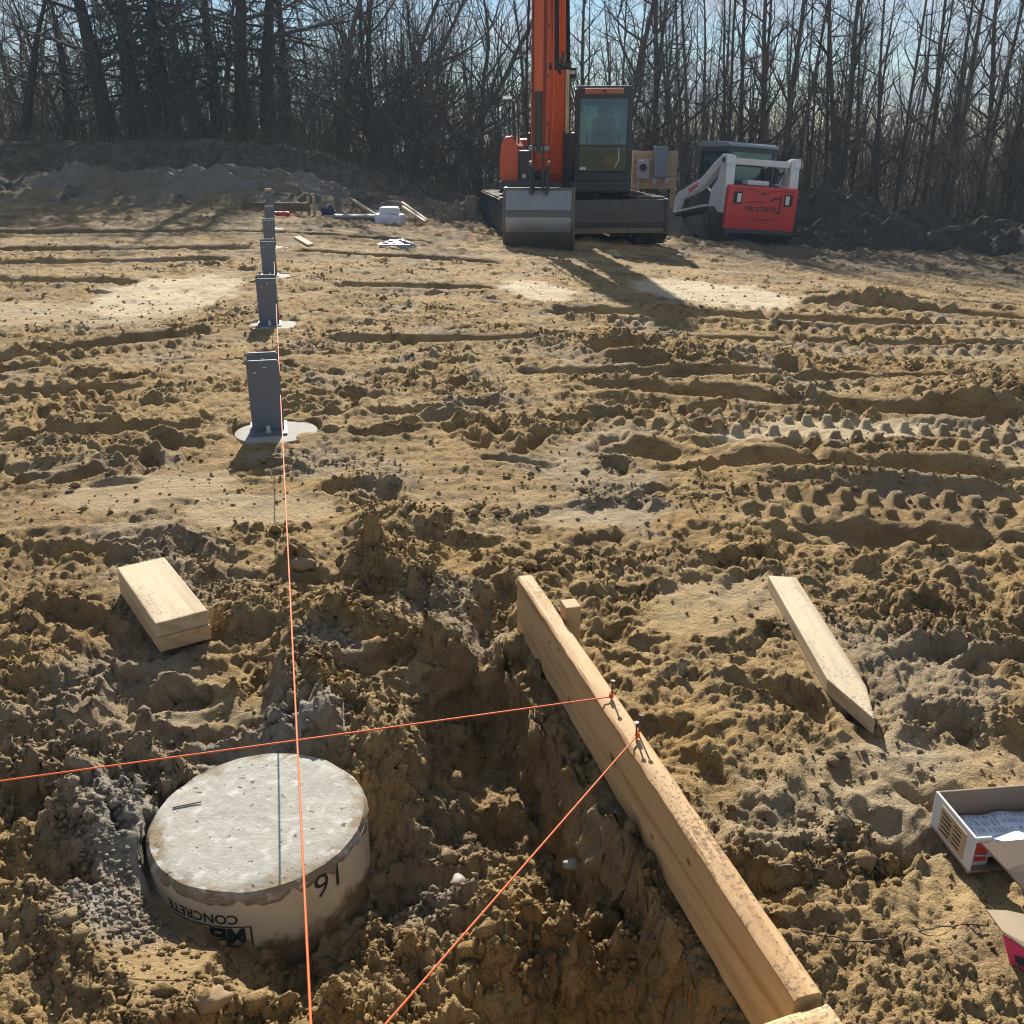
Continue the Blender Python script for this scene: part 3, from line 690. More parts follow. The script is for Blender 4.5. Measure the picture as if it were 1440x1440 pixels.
def pits(m, scale, col, lo=.66, hi=.72):
    t = m.node_tree; n = t.nodes; L = t.links.new; b = n['Principled BSDF']; src = b.inputs['Base Color'].links[0].from_socket
    co = n.new('ShaderNodeTexCoord'); nz = n.new('ShaderNodeTexNoise'); nz.inputs['Scale'].default_value = scale; nz.inputs['Detail'].default_value = 2; L(co.outputs['Object'], nz.inputs['Vector'])
    rp = n.new('ShaderNodeMapRange'); rp.inputs[1].default_value = lo; rp.inputs[2].default_value = hi; L(nz.outputs['Fac'], rp.inputs[0])
    mx = n.new('ShaderNodeMixRGB'); mx.inputs[2].default_value = tuple(col) + (1,); L(rp.outputs[0], mx.inputs[0]); L(src, mx.inputs[1]); L(mx.outputs[0], b.inputs['Base Color'])
pits(M_CONC0, 75, (.09, .075, .055)); pits(M_CONC0, 38, (.46, .45, .41), .56, .7)
edge_stain(M_TUBE, .425, .375, (.17, .125, .075), lo=True)
# --- concrete pier in its cardboard form tube
pier = empty('concrete_pier', (PIER.x, PIER.y, -0.5), 0, 'round concrete pier in a printed cardboard form tube, without a bracket on it', 'concrete pier', 'concrete piers of the column row')
PR = 0.185
def pier_top():
    nr, na = 26, 96
    V = [(0, 0, .5)]; F = []
    r = np.linspace(0, 1, nr + 1)[1:]; a = np.linspace(0, 2 * np.pi, na, endpoint=False)
    for i, q in enumerate(r):
        edge = S((q - 0.86) / .14)
        x = PR * q * np.cos(a); y = PR * q * np.sin(a)
        z = 0.5 + .0025 * fbm(x * 9, y * 9, 3, 5) + .0009 * fbm(x * 45, y * 45, 2, 6) - edge * (.001 + .004 * np.clip(fbm(x * 20, y * 20, 2, 9) + .2, 0, 1))
        V += [(float(x[k]), float(y[k]), float(z[k])) for k in range(na)]
    for (dr_, dz_) in ((.006, -.011), (.0075, -.017)):
        for t in a:
            wv = float(perlin(np.array([9 * math.cos(t) + dz_ * 300]), np.array([9 * math.sin(t)]), 35)[0]); w2 = float(perlin(np.array([3 * math.cos(t)]), np.array([3 * math.sin(t)]), 36)[0])
            V.append(((PR + dr_ + .0035 * wv) * math.cos(t), (PR + dr_ + .0035 * wv) * math.sin(t), .5 + dz_ * (1 + .6 * w2 + .5 * wv)))
    V += [(PR * math.cos(t), PR * math.sin(t), 0.46) for t in a]
    F += [(0, 1 + k, 1 + (k + 1) % na) for k in range(na)]
    for i in range(nr + 2):
        s0 = 1 + i * na
        F += [(s0 + k, s0 + na + k, s0 + na + (k + 1) % na, s0 + (k + 1) % na) for k in range(na)]
    b = MB(); b.add(V, F); return b
pier_top().build('concrete_fill', M_CONC0, pier, smooth=True, ang=32)
def form_tube():
    na = 128; V = []; F = []
    prof = [(PR + .001, .44), (PR + .001, .975), (PR + .0055, .975), (PR + .0055, .4), (PR + .0055, .2), (PR + .0055, 0)]
    rr = np.random.RandomState(3)
    for (q, h) in prof:
        for k in range(na):
            t = 2 * math.pi * k / na
            wob = 0.004 * float(perlin(np.array([4 * math.cos(t)]), np.array([4 * math.sin(t)]), 33)[0]) + .002 * rr.rand()
            z = 0.5 - .002 + wob * 1.2 if h == 1 else 0.5 * h
            V.append((q * math.cos(t), q * math.sin(t), z))
    for i in range(len(prof) - 1):
        F += [(i * na + k, i * na + (k + 1) % na, (i + 1) * na + (k + 1) % na, (i + 1) * na + k) for k in range(na)]
    b = MB(); b.add(V, F); return b
tube = form_tube().build('form_tube', M_TUBE, pier, smooth=True, ang=60)
tag(tube, 'tan cardboard tube with upside-down black print')
def wrap(body, size, th0, z0, name='lettering', bold=0.0, R=PR + .0062):
    me = text_mesh(body, size, 0.0, bold)
    bm = bmesh.new(); bm.from_mesh(me)
    bmesh.ops.subdivide_edges(bm, edges=[e for e in bm.edges if e.calc_length() > size * .25], cuts=2)
    for v in bm.verts:
        s_, t_ = v.co.x, v.co.y
        th = th0 - s_ / R
        v.co = (R * math.cos(th), R * math.sin(th), z0 - t_)
    bm.to_mesh(me); bm.free()
    me.name = name
    return link(name, me, tube, M_INK)
th = math.atan2(-PIER.y, -PIER.x)            # towards the camera
wrap('CONCRETE', .026, th - .27, .5 - .045, bold=.0006)
wrap('MENARDS', .040, th - .22, .5 - .074, bold=.0022)
wrap('16', .066, th + .73, .5 - .012)
wrap('-- ---- --- -- ----- -- ---', .0075, th - .30, .5 - .018)
# frame round the big word
fr = MB()
for (s0, s1, z0, z1) in [(-.010, .225, .068, .0705), (-.010, .225, .108, .1105), (-.010, -.0070, .068, .1105)]:
    nseg = 14; R = PR + .0062
    for i in range(nseg):
        a0 = th - .22 - (s0 + (s1 - s0) * i / nseg) / R; a1 = th - .22 - (s0 + (s1 - s0) * (i + 1) / nseg) / R
        fr.add([(R * math.cos(a0), R * math.sin(a0), .5 - z0), (R * math.cos(a1), R * math.sin(a1), .5 - z0), (R * math.cos(a1), R * math.sin(a1), .5 - z1), (R * math.cos(a0), R * math.sin(a0), .5 - z1)], [(0, 1, 2, 3)])
fr.build('print_frame', M_INK, tube)

# --- batter boards
def place_x(o, A, B, roll=0.0):
    """turn an object built along its x axis so that it runs from A to B"""
    A, B = Vector(A), Vector(B); d = (B - A)
    o.location = (A + B) / 2
    o.rotation_euler = (roll, -math.asin(d.z / d.length), math.atan2(d.y, d.x))
BB_A = Vector((0.012, 2.036, 0.16)); BB_B = Vector((0.3405, 0.846, 0.16))
bd = (BB_B - BB_A).normalized(); side = Vector((-bd.y, bd.x, 0))        # away from the pit
L_ = (BB_B - BB_A).length
mbd = MB()
nsl = 40
def plank(m, L, h, t, wob=.0012, seed=0, n=40):
    r = np.random.RandomState(seed); xs = np.linspace(-L / 2, L / 2, n)
    prof = [(-t / 2, -h / 2 + .002), (-t / 2 + .003, -h / 2), (t / 2 - .003, -h / 2), (t / 2, -h / 2 + .003), (t / 2, h / 2 - .004), (t / 2 - .005, h / 2), (-t / 2 + .005, h / 2), (-t / 2, h / 2 - .004)]
    V = []; k = len(prof)
    for x in xs:
        for (y, z) in prof: V.append((x, y + r.randn() * wob * .5, z + r.randn() * wob * (.9 if z > 0 else .3)))
    F = [tuple(range(k))[::-1], tuple(range(k * (n - 1), k * n))]
    for i in range(n - 1):
        for j in range(k): F.append((i * k + j, i * k + (j + 1) % k, (i + 1) * k + (j + 1) % k, (i + 1) * k + j))
    m.add(V, F); return m
bb = empty('batter_board', (0, 0, 0), 0, 'long pine batter board on edge beside the pit, with nails in its top edge', 'batter board', 'batter boards')
ctr = (BB_A + BB_B) / 2 + side * .019 - Vector((0, 0, .07))
bb.location = (ctr.x, ctr.y, ctr.z - .07)
bb.rotation_euler = (0, 0, math.atan2(bd.y, bd.x))
pb = plank(MB(), L_, .14, .038, .0009, 1).build('plank', W_BOARD, bb, smooth=True, ang=35); pb.location = (0, 0, .07)
def nail(parent, s, off, lean, h=.035):
    m = MB(); top = Vector((s + lean[0], off + lean[1], .14 + h))
    m.tube([(s, off, .125), top], .0017, 7); d = Vector((lean[0], lean[1], h + .015)).normalized()
    m.tube([top, top + d * .0022], .0042, 10)
    return m.build('nail', M_NAIL, parent, smooth=True)
def along(P0): return (P0 - Vector((ctr.x, ctr.y, P0.z))).dot(bd)
NA = P(850, 985, .16); NB = P(893, 1040, .16)
sA, sB = along(NA), along(NB)
nail(bb, sA, .004, (-.004, .004)); nail(bb, sB, .002, (-.001, -.002), .032); nail(bb, sB - .013, .009, (.004, .003), .04)
W_STAKE = wood('stake_pine', (0.50, 0.32, 0.16), (0.36, 0.2, 0.09), axis=2, speck=.25)
sk = MB().box((0, 0, 0), (.042, .034, .62)).build('stake', W_STAKE, bb, bevel=.003)
sk.location = (along(P(800, 860, .17)), .019 + .0195, -.140)
sk2 = MB().box((0, 0, 0), (.042, .034, .42)).build('stake', W_STAKE, bb, bevel=.003); sk2.location = (L_ * .44, .019 + .0195, -.17)

b2 = empty('batter_board', (0, 0, 0), 0, 'pine batter board butting square against the end of the nailed board', 'batter board', 'batter boards')
A2 = Vector((.379, .846, .155)); B2 = A2 + Vector((-.93, -.30, 0)).normalized() * 1.1
d2 = (B2 - A2).normalized(); s2 = Vector((-d2.y, d2.x, 0)); 
c2 = (A2 + B2) / 2 + s2 * .0195
b2.location = (c2.x, c2.y, .015); b2.rotation_euler = (0, 0, math.atan2(d2.y, d2.x))
pb2 = plank(MB(), 1.1, .14, .038, .0009, 4).build('plank', wood('board_pine_dirty', (0.60, 0.42, 0.22), (0.45, 0.29, 0.14), speck=.7), b2, smooth=True, ang=35); pb2.location = (0, 0, .07)
sk3 = MB().box((0, 0, 0), (.042, .034, .55)).build('stake', W_STAKE, b2, bevel=.003); sk3.location = (.4, .019 + .0195, -.17)

# --- orange mason's lines
def line(name, A, B, label, sag=0.0, r=.0014, n=24, knot=None):
    pts = []
    for i in range(n + 1):
        t = i / n; q = A.lerp(B, t); q.z -= sag * 4 * t * (1 - t); pts.append(q)
    root = MB().tube(pts, r, 6).build(name, M_ORANGE, None, smooth=True)
    if knot:
        k = MB()
        for j in range(4):
            ring = [knot + Vector((math.cos(a) * .0034, math.sin(a) * .0034, .004 + j * .0026 + .0009 * a / 3)) for a in np.linspace(0, 6.283, 12)]
            k.tube(ring, .0014, 5)
        k.build('knot', M_ORANGE, root, smooth=True)
    return tag(root, label, 'string', 'orange strings')
nA = Vector((ctr.x, ctr.y, .16)) + bd * sA + side * .004; nB = Vector((ctr.x, ctr.y, .16)) + bd * sB + side * .002
row_near = P(439.5, 1490, .17); row_far = AT(381.5, 287, 17.6); row_near = row_near + (row_near - row_far) * .09
_q = P(-160, 1119, .165); CROSS_END = _q + (_q - nA) * .9; CROSS_END.z = .165
_q = P(470, 1520, .17); SLANT_END = _q + (_q - nB) * 1.6; SLANT_END.z = .17
line('mason_line', row_near, row_far, 'taut orange string running along the row of grey steel brackets', .0, .0017, 60)
line('mason_line', nA + Vector((0, 0, .006)), CROSS_END, 'orange string stretched over the pit and behind the bare concrete pier', .002, .0014, 24, nA)
line('mason_line', nB + Vector((0, 0, .008)), SLANT_END, 'orange string slanting from the nailed board over the dug-out pit', .002, .00165, 24, nB)

# --- two short offcuts stacked
def offcut(z0, dx, label):
    c = [Vector((-1.035, 2.256, 0)), Vector((-0.934, 2.311, 0)), Vector((-0.718, 1.995, 0)), Vector((-0.824, 1.941, 0))]
    mid = sum(c, Vector()) / 4; d = ((c[3] + c[2]) / 2 - (c[0] + c[1]) / 2)
    o = MB().box((0, 0, 0), (.375 + dx, .122, .038)).build('lumber_offcut', W_PALE if z0 > .03 else W_ENDS, None, bevel=.004)
    o.location = (mid.x, mid.y, z0 + .019); o.rotation_euler = (0.0, 0.0, math.atan2(d.y, d.x) + dx * 1.5)
    tag(o, label, 'wood block', 'stacked wood offcuts')
offcut(.009, .004, 'short pine offcut lying flat on the sand, lower of two stacked')
offcut(.0475, 0, 'short pine offcut stacked on top of another, pale clean face up')

# --- pointed stake lying on the sand
def lying_stake():
    c = [Vector(q + (0,)) for q in [(0.688, 2.301), (0.759, 2.283), (0.757, 1.74), (0.731, 1.616), (0.684, 1.775)]]
    mid = Vector((.722, 1.96, 0)); d = (c[3] - (c[0] + c[1]) / 2); a = math.atan2(d.y, d.x)
    M = Matrix.Rotation(-a, 3, 'Z'); loc = [M @ (q - mid) for q in c]
    V = [(q.x, q.y, -.019) for q in loc] + [(q.x, q.y, .019) for q in loc]
    n = 5; F = [tuple(range(n)), tuple(range(n, 2 * n))[::-1]] + [(i, i + n, (i + 1) % n + n, (i + 1) % n) for i in range(n)]
    o = MB().add(V, F).build('pointed_stake', W_GREY, None, bevel=.004)
    o.location = (mid.x, mid.y, .020); o.rotation_euler = (math.radians(3), 0, a)
    tag(o, 'flat weathered wooden stake with a sharpened tip lying loose on the sand', 'stake')
lying_stake()

# --- torn open box with papers
M_WHITEBOX = mat('white_card', (0.72, 0.71, 0.70), .7, var=.06, scale=20, dirt=.25, dcol=(.4, .3, .17), dscale=12)
M_BROWNCARD = mat('brown_card', (0.30, 0.215, 0.15), .85, var=.08, scale=15, stretch=(1, 1, 1))
M_PAPER = mat('printed_paper', (0.66, 0.70, 0.80), .7, var=.05, scale=10)  # blue of the shaded box interior is mixed into the paper colour
M_PINK = mat('pink_print', (0.75, 0.05, 0.14), .55, var=.1, scale=20)
M_FLAP = mat('tan_card', (0.52, 0.40, 0.26), .8, var=.08, scale=14)
M_RED = mat('red_print', (0.62, 0.07, 0.05), .5, var=.1)
M_LABEL = mat('tan_label', (0.55, 0.40, 0.24), .7, var=.15, scale=40)
def carton():
    g = .004
    root = empty('cardboard_box', (.733, 1.345, g), math.radians(-83.5), 'torn open white cardboard box with printed papers inside, lying on the sand', 'cardboard box')
    # local x: along the short left wall (towards the camera), local y: to the right (away from the pit)
    Lx, Wy, H, t = .12, .26, .072, .004
    MB().box((Lx / 2, Wy / 2, .003), (Lx, Wy, .004)).build('bottom', M_BROWNCARD, root)
    lw = MB().box((Lx / 2, t / 2, H / 2), (Lx, t, H)).build('wall', M_WHITEBOX, root, bevel=.0012)
    tag(lw, 'white printed end wall')
    MB().box((Lx * .52, -.0006, H * .5), (Lx * .62, .0012, H * .72)).build('label', M_LABEL, lw)
    pr = MB()
    for i in range(5):
        pr.box((Lx * (.36 + .02 * (i % 2)), -.0016, H * (.25 + .12 * i)), (Lx * .22, .0008, .0028))
        pr.box((Lx * .64, -.0016, H * (.27 + .12 * i)), (Lx * .18, .0008, .0022))
    pr.build('printing', M_INK, lw)
    MB().box((t / 2, Wy / 2 + t, H * .5), (t, Wy, H)).build('wall', M_BROWNCARD, root, bevel=.0012)
    MB().box((Lx / 2, Wy, H / 2), (Lx, t, H)).build('wall', M_WHITEBOX, root, bevel=.0012)
    fw = MB().box((Lx - t / 2 - .012, .022, H * .42), (t, .034, H * .84)).build('wall', M_WHITEBOX, root, bevel=.0012)
    MB().box((Lx + .0006 - .012, .024, H * .45), (.0012, .022, H * .5)).build('printing', M_RED, fw)
    # front wall folded down as a flap towards the camera
    V = [(Lx - .004, .016, H * .80), (Lx - .004, Wy, H * .82), (Lx + .105, Wy - .02, .012), (Lx + .108, .062, .010), (Lx + .04, .034, .042)]
    V2 = [(x + .001, y, z - .004) for x, y, z in V]
    MB().add(V + V2, [(0, 1, 2, 3, 4), (5, 6, 7, 8, 9)] + [(i, (i + 1) % 5, (i + 1) % 5 + 5, i + 5) for i in range(5)]).build('flap', M_BROWNCARD, root)
    # papers
    def paper(name, x0, x1, y0, y1, z, amp, m, seed):
        nx, ny = 14, 18; V = []; F = []
        for i in range(nx):
            for j in range(ny):
                x = x0 + (x1 - x0) * i / (nx - 1); y = y0 + (y1 - y0) * j / (ny - 1)
                V.append((x, y, z + amp * float(perlin(np.array([x * 28 + seed]), np.array([y * 22]), 3)[0])))
        F = [(i * ny + j, i * ny + j + 1, (i + 1) * ny + j + 1, (i + 1) * ny + j) for i in range(nx - 1) for j in range(ny - 1)]
        o = MB().add(V, F).build(name, m, None, smooth=True)
        o.modifiers.new('thick', 'SOLIDIFY').thickness = .0006
        return o
    p1 = paper('paper', .012, .112, .012, .24, .026, .006, M_PAPER, 1)
    tag(p1, 'crumpled printed leaflet in the torn box, blue of the shade put into its colour', 'paper')
    rows = MB()
    rr = random.Random(4)
    for k in range(22):
        y = .022 + k * .0085 + rr.uniform(-.002, .002)
        for j in range(4):
            x = .02 + j * .018
            z = .0265 + .006 * float(perlin(np.array([x * 28 + 1]), np.array([y * 22]), 3)[0])
            rows.box((x, y + rr.uniform(-.003, .003), z + .0012), (.017 * rr.uniform(.3, 1), .0010, .0004))
    rows.build('printing', mat('grey_print', (.25, .27, .33), .8), p1)
    p1.matrix_world = Matrix.Translation(root.location) @ Matrix.Rotation(root.rotation_euler.z, 4, 'Z')
    p2 = MB().add([(.085, .06, .036), (.11, .09, .040), (.108, .15, .038), (.07, .11, .036)], [(0, 1, 2, 3)]).build('paper', M_WHITEBOX, None)
    p2.modifiers.new('thick', 'SOLIDIFY').thickness = .0008
    p2.matrix_world = p1.matrix_world.copy()
    tag(p2, 'small white paper scrap on top of the printed leaflet in the box', 'paper')
carton()
def torn_lid():
    root = empty('box_lid', (.70, 1.055, .0), math.radians(-12), 'torn cardboard lid with a magenta printed side, lying on the sand', 'cardboard lid')
    top = [(0, .045, .052), (.03, .052, .050), (.075, .05, .047), (.16, .045, .043), (.16, -.02, .030), (.075, -.012, .036), (.045, -.008, .038), (.015, .012, .046)]
    V2 = [(x, y, z - .003) for x, y, z in top]; n = len(top)
    MB().add(top + V2, [tuple(range(n)), tuple(range(n, 2 * n))[::-1]] + [(i, (i + 1) % n, (i + 1) % n + n, i + n) for i in range(n)]).build('lid_top', M_FLAP, root)
    sd_ = [(.016, .010, .040), (.046, -.009, .034), (.075, -.013, .032), (.16, -.021, .026), (.16, -.03, .002), (.075, -.024, .002), (.05, -.02, .002), (.028, -.004, .004)]
    V2 = [(x, y + .003, z) for x, y, z in sd_]; n = len(sd_)
    s_ = MB().add(sd_ + V2, [tuple(range(n)), tuple(range(n, 2 * n))[::-1]] + [(i, (i + 1) % n, (i + 1) % n + n, i + n) for i in range(n)]).build('lid_side', M_PINK, root)
    MB().add([(.03, -.006, .021), (.16, -.0295, .017), (.16, -.0305, .009), (.036, -.0125, .010)], [(0, 1, 2, 3)]).build('printed_band', M_INK, s_)
torn_lid()

# --- small litter
M_PLASTIC = bpy.data.materials.new('clear_plastic'); M_PLASTIC.use_nodes = True
_b = M_PLASTIC.node_tree.nodes['Principled BSDF']; _b.inputs['Transmission Weight'].default_value = .85; _b.inputs['Roughness'].default_value = .15; _b.inputs['Base Color'].default_value = (.95, .95, .95, 1)
def wrapper():
    q = P(958, 950, 0); g = gz(q.x, q.y)
    o = MB().add([(-.006, 0, 0), (.008, .002, 0), (.012, .003, .045), (.004, -.002, .055), (-.005, .004, .042), (.001, .01, .03)], [(0, 1, 2, 3, 4), (0, 4, 5)]).build('plastic_scrap', M_PLASTIC, None)
    o.modifiers.new('thick', 'SOLIDIFY').thickness = .0012
    o.location = (q.x, q.y, g - .004)
    tag(o, 'small clear plastic scrap sticking up from the sand', 'litter')
wrapper()
def lying(name, pts, r, m, label, cat, lift=.003, n=5, flat=False):
    V = []
    for (px, py) in pts:
        q = P(px, py, 0) if flat else hit(px, py); V.append((q.x, q.y))
    out = []
    for (a, b) in zip(V[:-1], V[1:]):
        for k in range(6): out.append((a[0] + (b[0] - a[0]) * k / 6, a[1] + (b[1] - a[1]) * k / 6))
    out.append(V[-1]); X = np.array([[p[0] for p in out]]); Y = np.array([[p[1] for p in out]])
    Z = ground(X, Y)[0]
    Z = np.convolve(np.pad(Z, 2, 'edge'), np.ones(5) / 5, 'valid') + lift + r
    return tag(MB().tube([(X[0, i], Y[0, i], Z[i]) for i in range(len(Z))], r, n).build(name, m, None, smooth=True), label, cat)
M_TWIG = mat('twig_bark', (0.10, 0.07, 0.045), .85, var=.2)
M_TWINE = mat('grey_twine', (0.20, 0.17, 0.13), .9, var=.2)
lying('twine', [(1095, 1224), (1160, 1228), (1230, 1222), (1300, 1231)], .0013, M_TWINE, 'thin grey twine lying across the sand towards the torn box', 'twine')
lying('twine', [(1095, 1302), (1160, 1318), (1195, 1328), (1250, 1318), (1320, 1312), (1385, 1308)], .0014, M_TWIG, 'dark cord lying on the sand below the torn box', 'streak')  # thin dark tube laid along the ground
lying('twig', [(482, 985), (484, 1030), (492, 1060), (502, 1082)], .0018, M_TWINE, 'pale dry root poking out of the soil behind the bare pier', 'twig', .001)
lying('twig', [(243, 1137), (262, 1133), (283, 1129)], .0013, M_TWIG, 'short dark twig lying on the rim of the bare concrete pier', 'twig', .0, flat=True)
_tw = bpy.data.objects['twig.001']; _tw.location.z = .0008 - min((v.co.z for v in _tw.data.vertices))
def stone(px, py, z0, r, label, m, seed):
    q = hit(px, py)
    bm = bmesh.new(); bmesh.ops.create_icosphere(bm, subdivisions=3, radius=1)
    rr = np.random.RandomState(seed); k = rr.rand(3) * 20
    for v in bm.verts:
        n_ = float(fbm(np.array([v.co.x * 1.1 + k[0]]), np.array([v.co.y * 1.1 + v.co.z + k[1]]), 2, 3)[0])
        v.co = v.co * (1 + .35 * n_); v.co.x *= 1.3 * r; v.co.y *= .9 * r; v.co.z *= .65 * r
    me = bpy.data.meshes.new('stone'); bm.to_mesh(me); bm.free()
    me.polygons.foreach_set('use_smooth', [True] * len(me.polygons))
    o = link('stone', me, None, m); g = float(ground(np.array([[q.x]]), np.array([[q.y]]))[0, 0])
    o.location = (q.x, q.y, g + .3 * r); o.rotation_euler = (0, 0, k[2])
    tag(o, label, 'stone')
M_STONE = mat('pale_stone', (.27, .235, .19), .7, var=.2, scale=30, bump=.001)
M_CLOD = mat('clod', (.26, .18, .10), .95, var=.25, scale=30, bump=.004, bscale=40)
stone(805, 1224, -.2, .013, 'small pale smooth pebble lying in the pit beside the bank', M_STONE, 1)
stone(645, 1245, -.2, .014, 'tan pebble half sunk in the pit floor under the slanting string', M_STONE, 2)
stone(427, 800, 0, .030, 'rounded brown clod beside the row string', M_CLOD, 3)
stone(300, 1415, -.12, .02, 'tan clod in the shade in front of the bare pier', M_CLOD, 4)

# --- the row of steel column brackets on their piers
RA = math.atan2(ROWD.y, ROWD.x) - math.pi / 2
ORD = ['first', 'second', 'third', 'fourth', 'fifth', 'sixth']
def bracket_set(n):
    c = COL1 + ROWD * (n - 1)
    p = empty('concrete_pier', (c.x + .03, c.y + .005, -.4), 0, 'concrete pier disc under the %s steel bracket along the string from the bare pier' % ORD[n - 1], 'concrete pier', 'concrete piers of the column row')
    V = []; na = 64
    b = MB(); b.tube([(0, 0, 0), (0, 0, .392), (0, 0, .4)], [.172, .172, .167], na)
    b.build('concrete_fill', M_CONC, p, smooth=True, ang=40)
    root = empty('column_bracket', (c.x, c.y, .0), RA, '%s upright grey steel bracket along the string from the bare pier' % ORD[n - 1], 'steel bracket', 'grey steel column brackets')
    h = .312 if n < 6 else .38
    bl = MB().box((0, .035, .004), (.15, .2, .008)).build('base_plate', M_STEEL, root, bevel=.001)
    def plate(y, hh, name):
        w = .128; r = .012
        poly = [(-w / 2, .008), (w / 2, .008), (w / 2, hh - r), (w / 2 - r * .3, hh - r * .3), (w / 2 - r, hh), (-w / 2 + r, hh), (-w / 2 + r * .3, hh - r * .3), (-w / 2, hh - r)]
        return MB().prism(poly, y, y + .0065, 'y').build(name, M_STEEL, root, bevel=.0008)
    f = plate(-.002, h - .012, 'plate'); k = plate(.098, h, 'plate')
    for (bx, bz) in ((-.032, h - .062), (.006, h - .042)):
        MB().box((bx, -.0035, bz), (.012, .003, .004)).build('slot', M_GALV, f)
    MB().cyl((0, .101, h - .03), (0, .090, h - .03), .0085, 14).build('bolt', M_GALV, k, smooth=True)
    for sx in (0,):
        bo = MB(); bo.cyl((sx, -.035, .008), (sx, -.035, .015), .013, 6); bo.cyl((sx, -.035, .0), (sx, -.035, .034), .008, 12)
        bo.build('anchor_bolt', M_GALV, root)
        bo = MB(); bo.cyl((sx, .118, .008), (sx, .118, .015), .013, 6); bo.cyl((sx, .118, .0), (sx, .118, .034), .008, 12)
        bo.build('anchor_bolt', M_GALV, root)
    if n == 6:
        blk = MB().box((0, 0, .02), (.10, .09, .04)).build('wood_block', W_PALE, None, bevel=.003)
        blk.location = root.matrix_world.translation if False else (c.x - .02, c.y + .05, h)
        tag(blk, 'small pale wood block set on top of the sixth bracket', 'wood block')
for n in range(1, 7): bracket_set(n)

st_ = MB().box((0, 0, .0), (.04, .04, .62)).build('stake', W_STAKE, None, bevel=.003); st_.location = (CROSS_END.x - .02, CROSS_END.y, -.12)
tag(st_, 'upright wooden stake holding the far end of the string that passes behind the bare pier', 'stake')
# ---------------------------------------------------------------- machines and far things
M_ORPAINT = mat('orange_paint', (0.60, 0.10, 0.022), .42, var=.12, scale=3, dirt=.25, dcol=(.22, .13, .07), dscale=2)
M_DKPAINT = mat('charcoal_paint', (0.028, 0.033, 0.04), .45, var=.2, scale=4, dirt=.2, dcol=(.1, .085, .07))
M_BLACK = mat('black_rubber', (0.018, 0.018, 0.018), .7, var=.2, dirt=.35, dcol=(.12, .095, .07), dscale=4)
M_WORN = mat('worn_bucket_steel', (0.13, 0.115, 0.098), .45, .35, var=.25, scale=5, dirt=.65, dcol=(.20, .155, .10), dscale=3)
M_BAND = mat('bucket_wear_plate', (0.28, 0.29, 0.30), .4, .4, var=.15, scale=4, dirt=.35, dcol=(.19, .14, .09), dscale=3)
M_BLADE = mat('blade_steel', (0.075, 0.066, 0.06), .6, .2, var=.25, scale=5, dirt=.4, dcol=(.15, .11, .08), dscale=3)
M_TRACK = mat('track_steel', (0.06, 0.05, 0.042), .6, .4, var=.3, scale=6, dirt=.6, dcol=(.20, .14, .085), dscale=4)
M_CHROME = mat('chrome_rod', (0.7, 0.7, 0.7), .15, 1.0, var=.04)
M_WHITEP = mat('white_paint', (0.74, 0.75, 0.75), .4, var=.05, scale=3, dirt=.3, dcol=(.35, .3, .24), dscale=3)
M_REDP = mat('red_paint', (0.66, 0.030, 0.024), .42, var=.08, scale=3, dirt=.22, dcol=(.28, .1, .07), dscale=3)
M_LAMP = mat('lamp_lens', (0.75, 0.73, 0.68), .2, var=.1)
M_SEAT = mat('seat_cloth', (0.03, 0.035, 0.045), .8, var=.2)
M_VEST = mat('hi_vis_cloth', (0.95, 0.16, 0.03), .7, var=.15, scale=20)
def glass(name, col=(.55, .68, .70), a=.92, rough=.04):
    m = bpy.data.materials.new(name); m.use_nodes = True; t = m.node_tree; n = t.nodes
    b = n.new('ShaderNodeBsdfGlossy'); b.inputs['Color'].default_value = (.62, .82, .88, 1); b.inputs['Roughness'].default_value = rough
    tr = n.new('ShaderNodeBsdfTransparent'); tr.inputs[0].default_value = tuple(col) + (1,)
    mx = n.new('ShaderNodeMixShader'); mx.inputs[0].default_value = a
    t.links.new(b.outputs[0], mx.inputs[1]); t.links.new(tr.outputs[0], mx.inputs[2])
    t.links.new(mx.outputs[0], n['Material Output'].inputs['Surface'])
    return m
M_GLASS = glass('cab_glass')

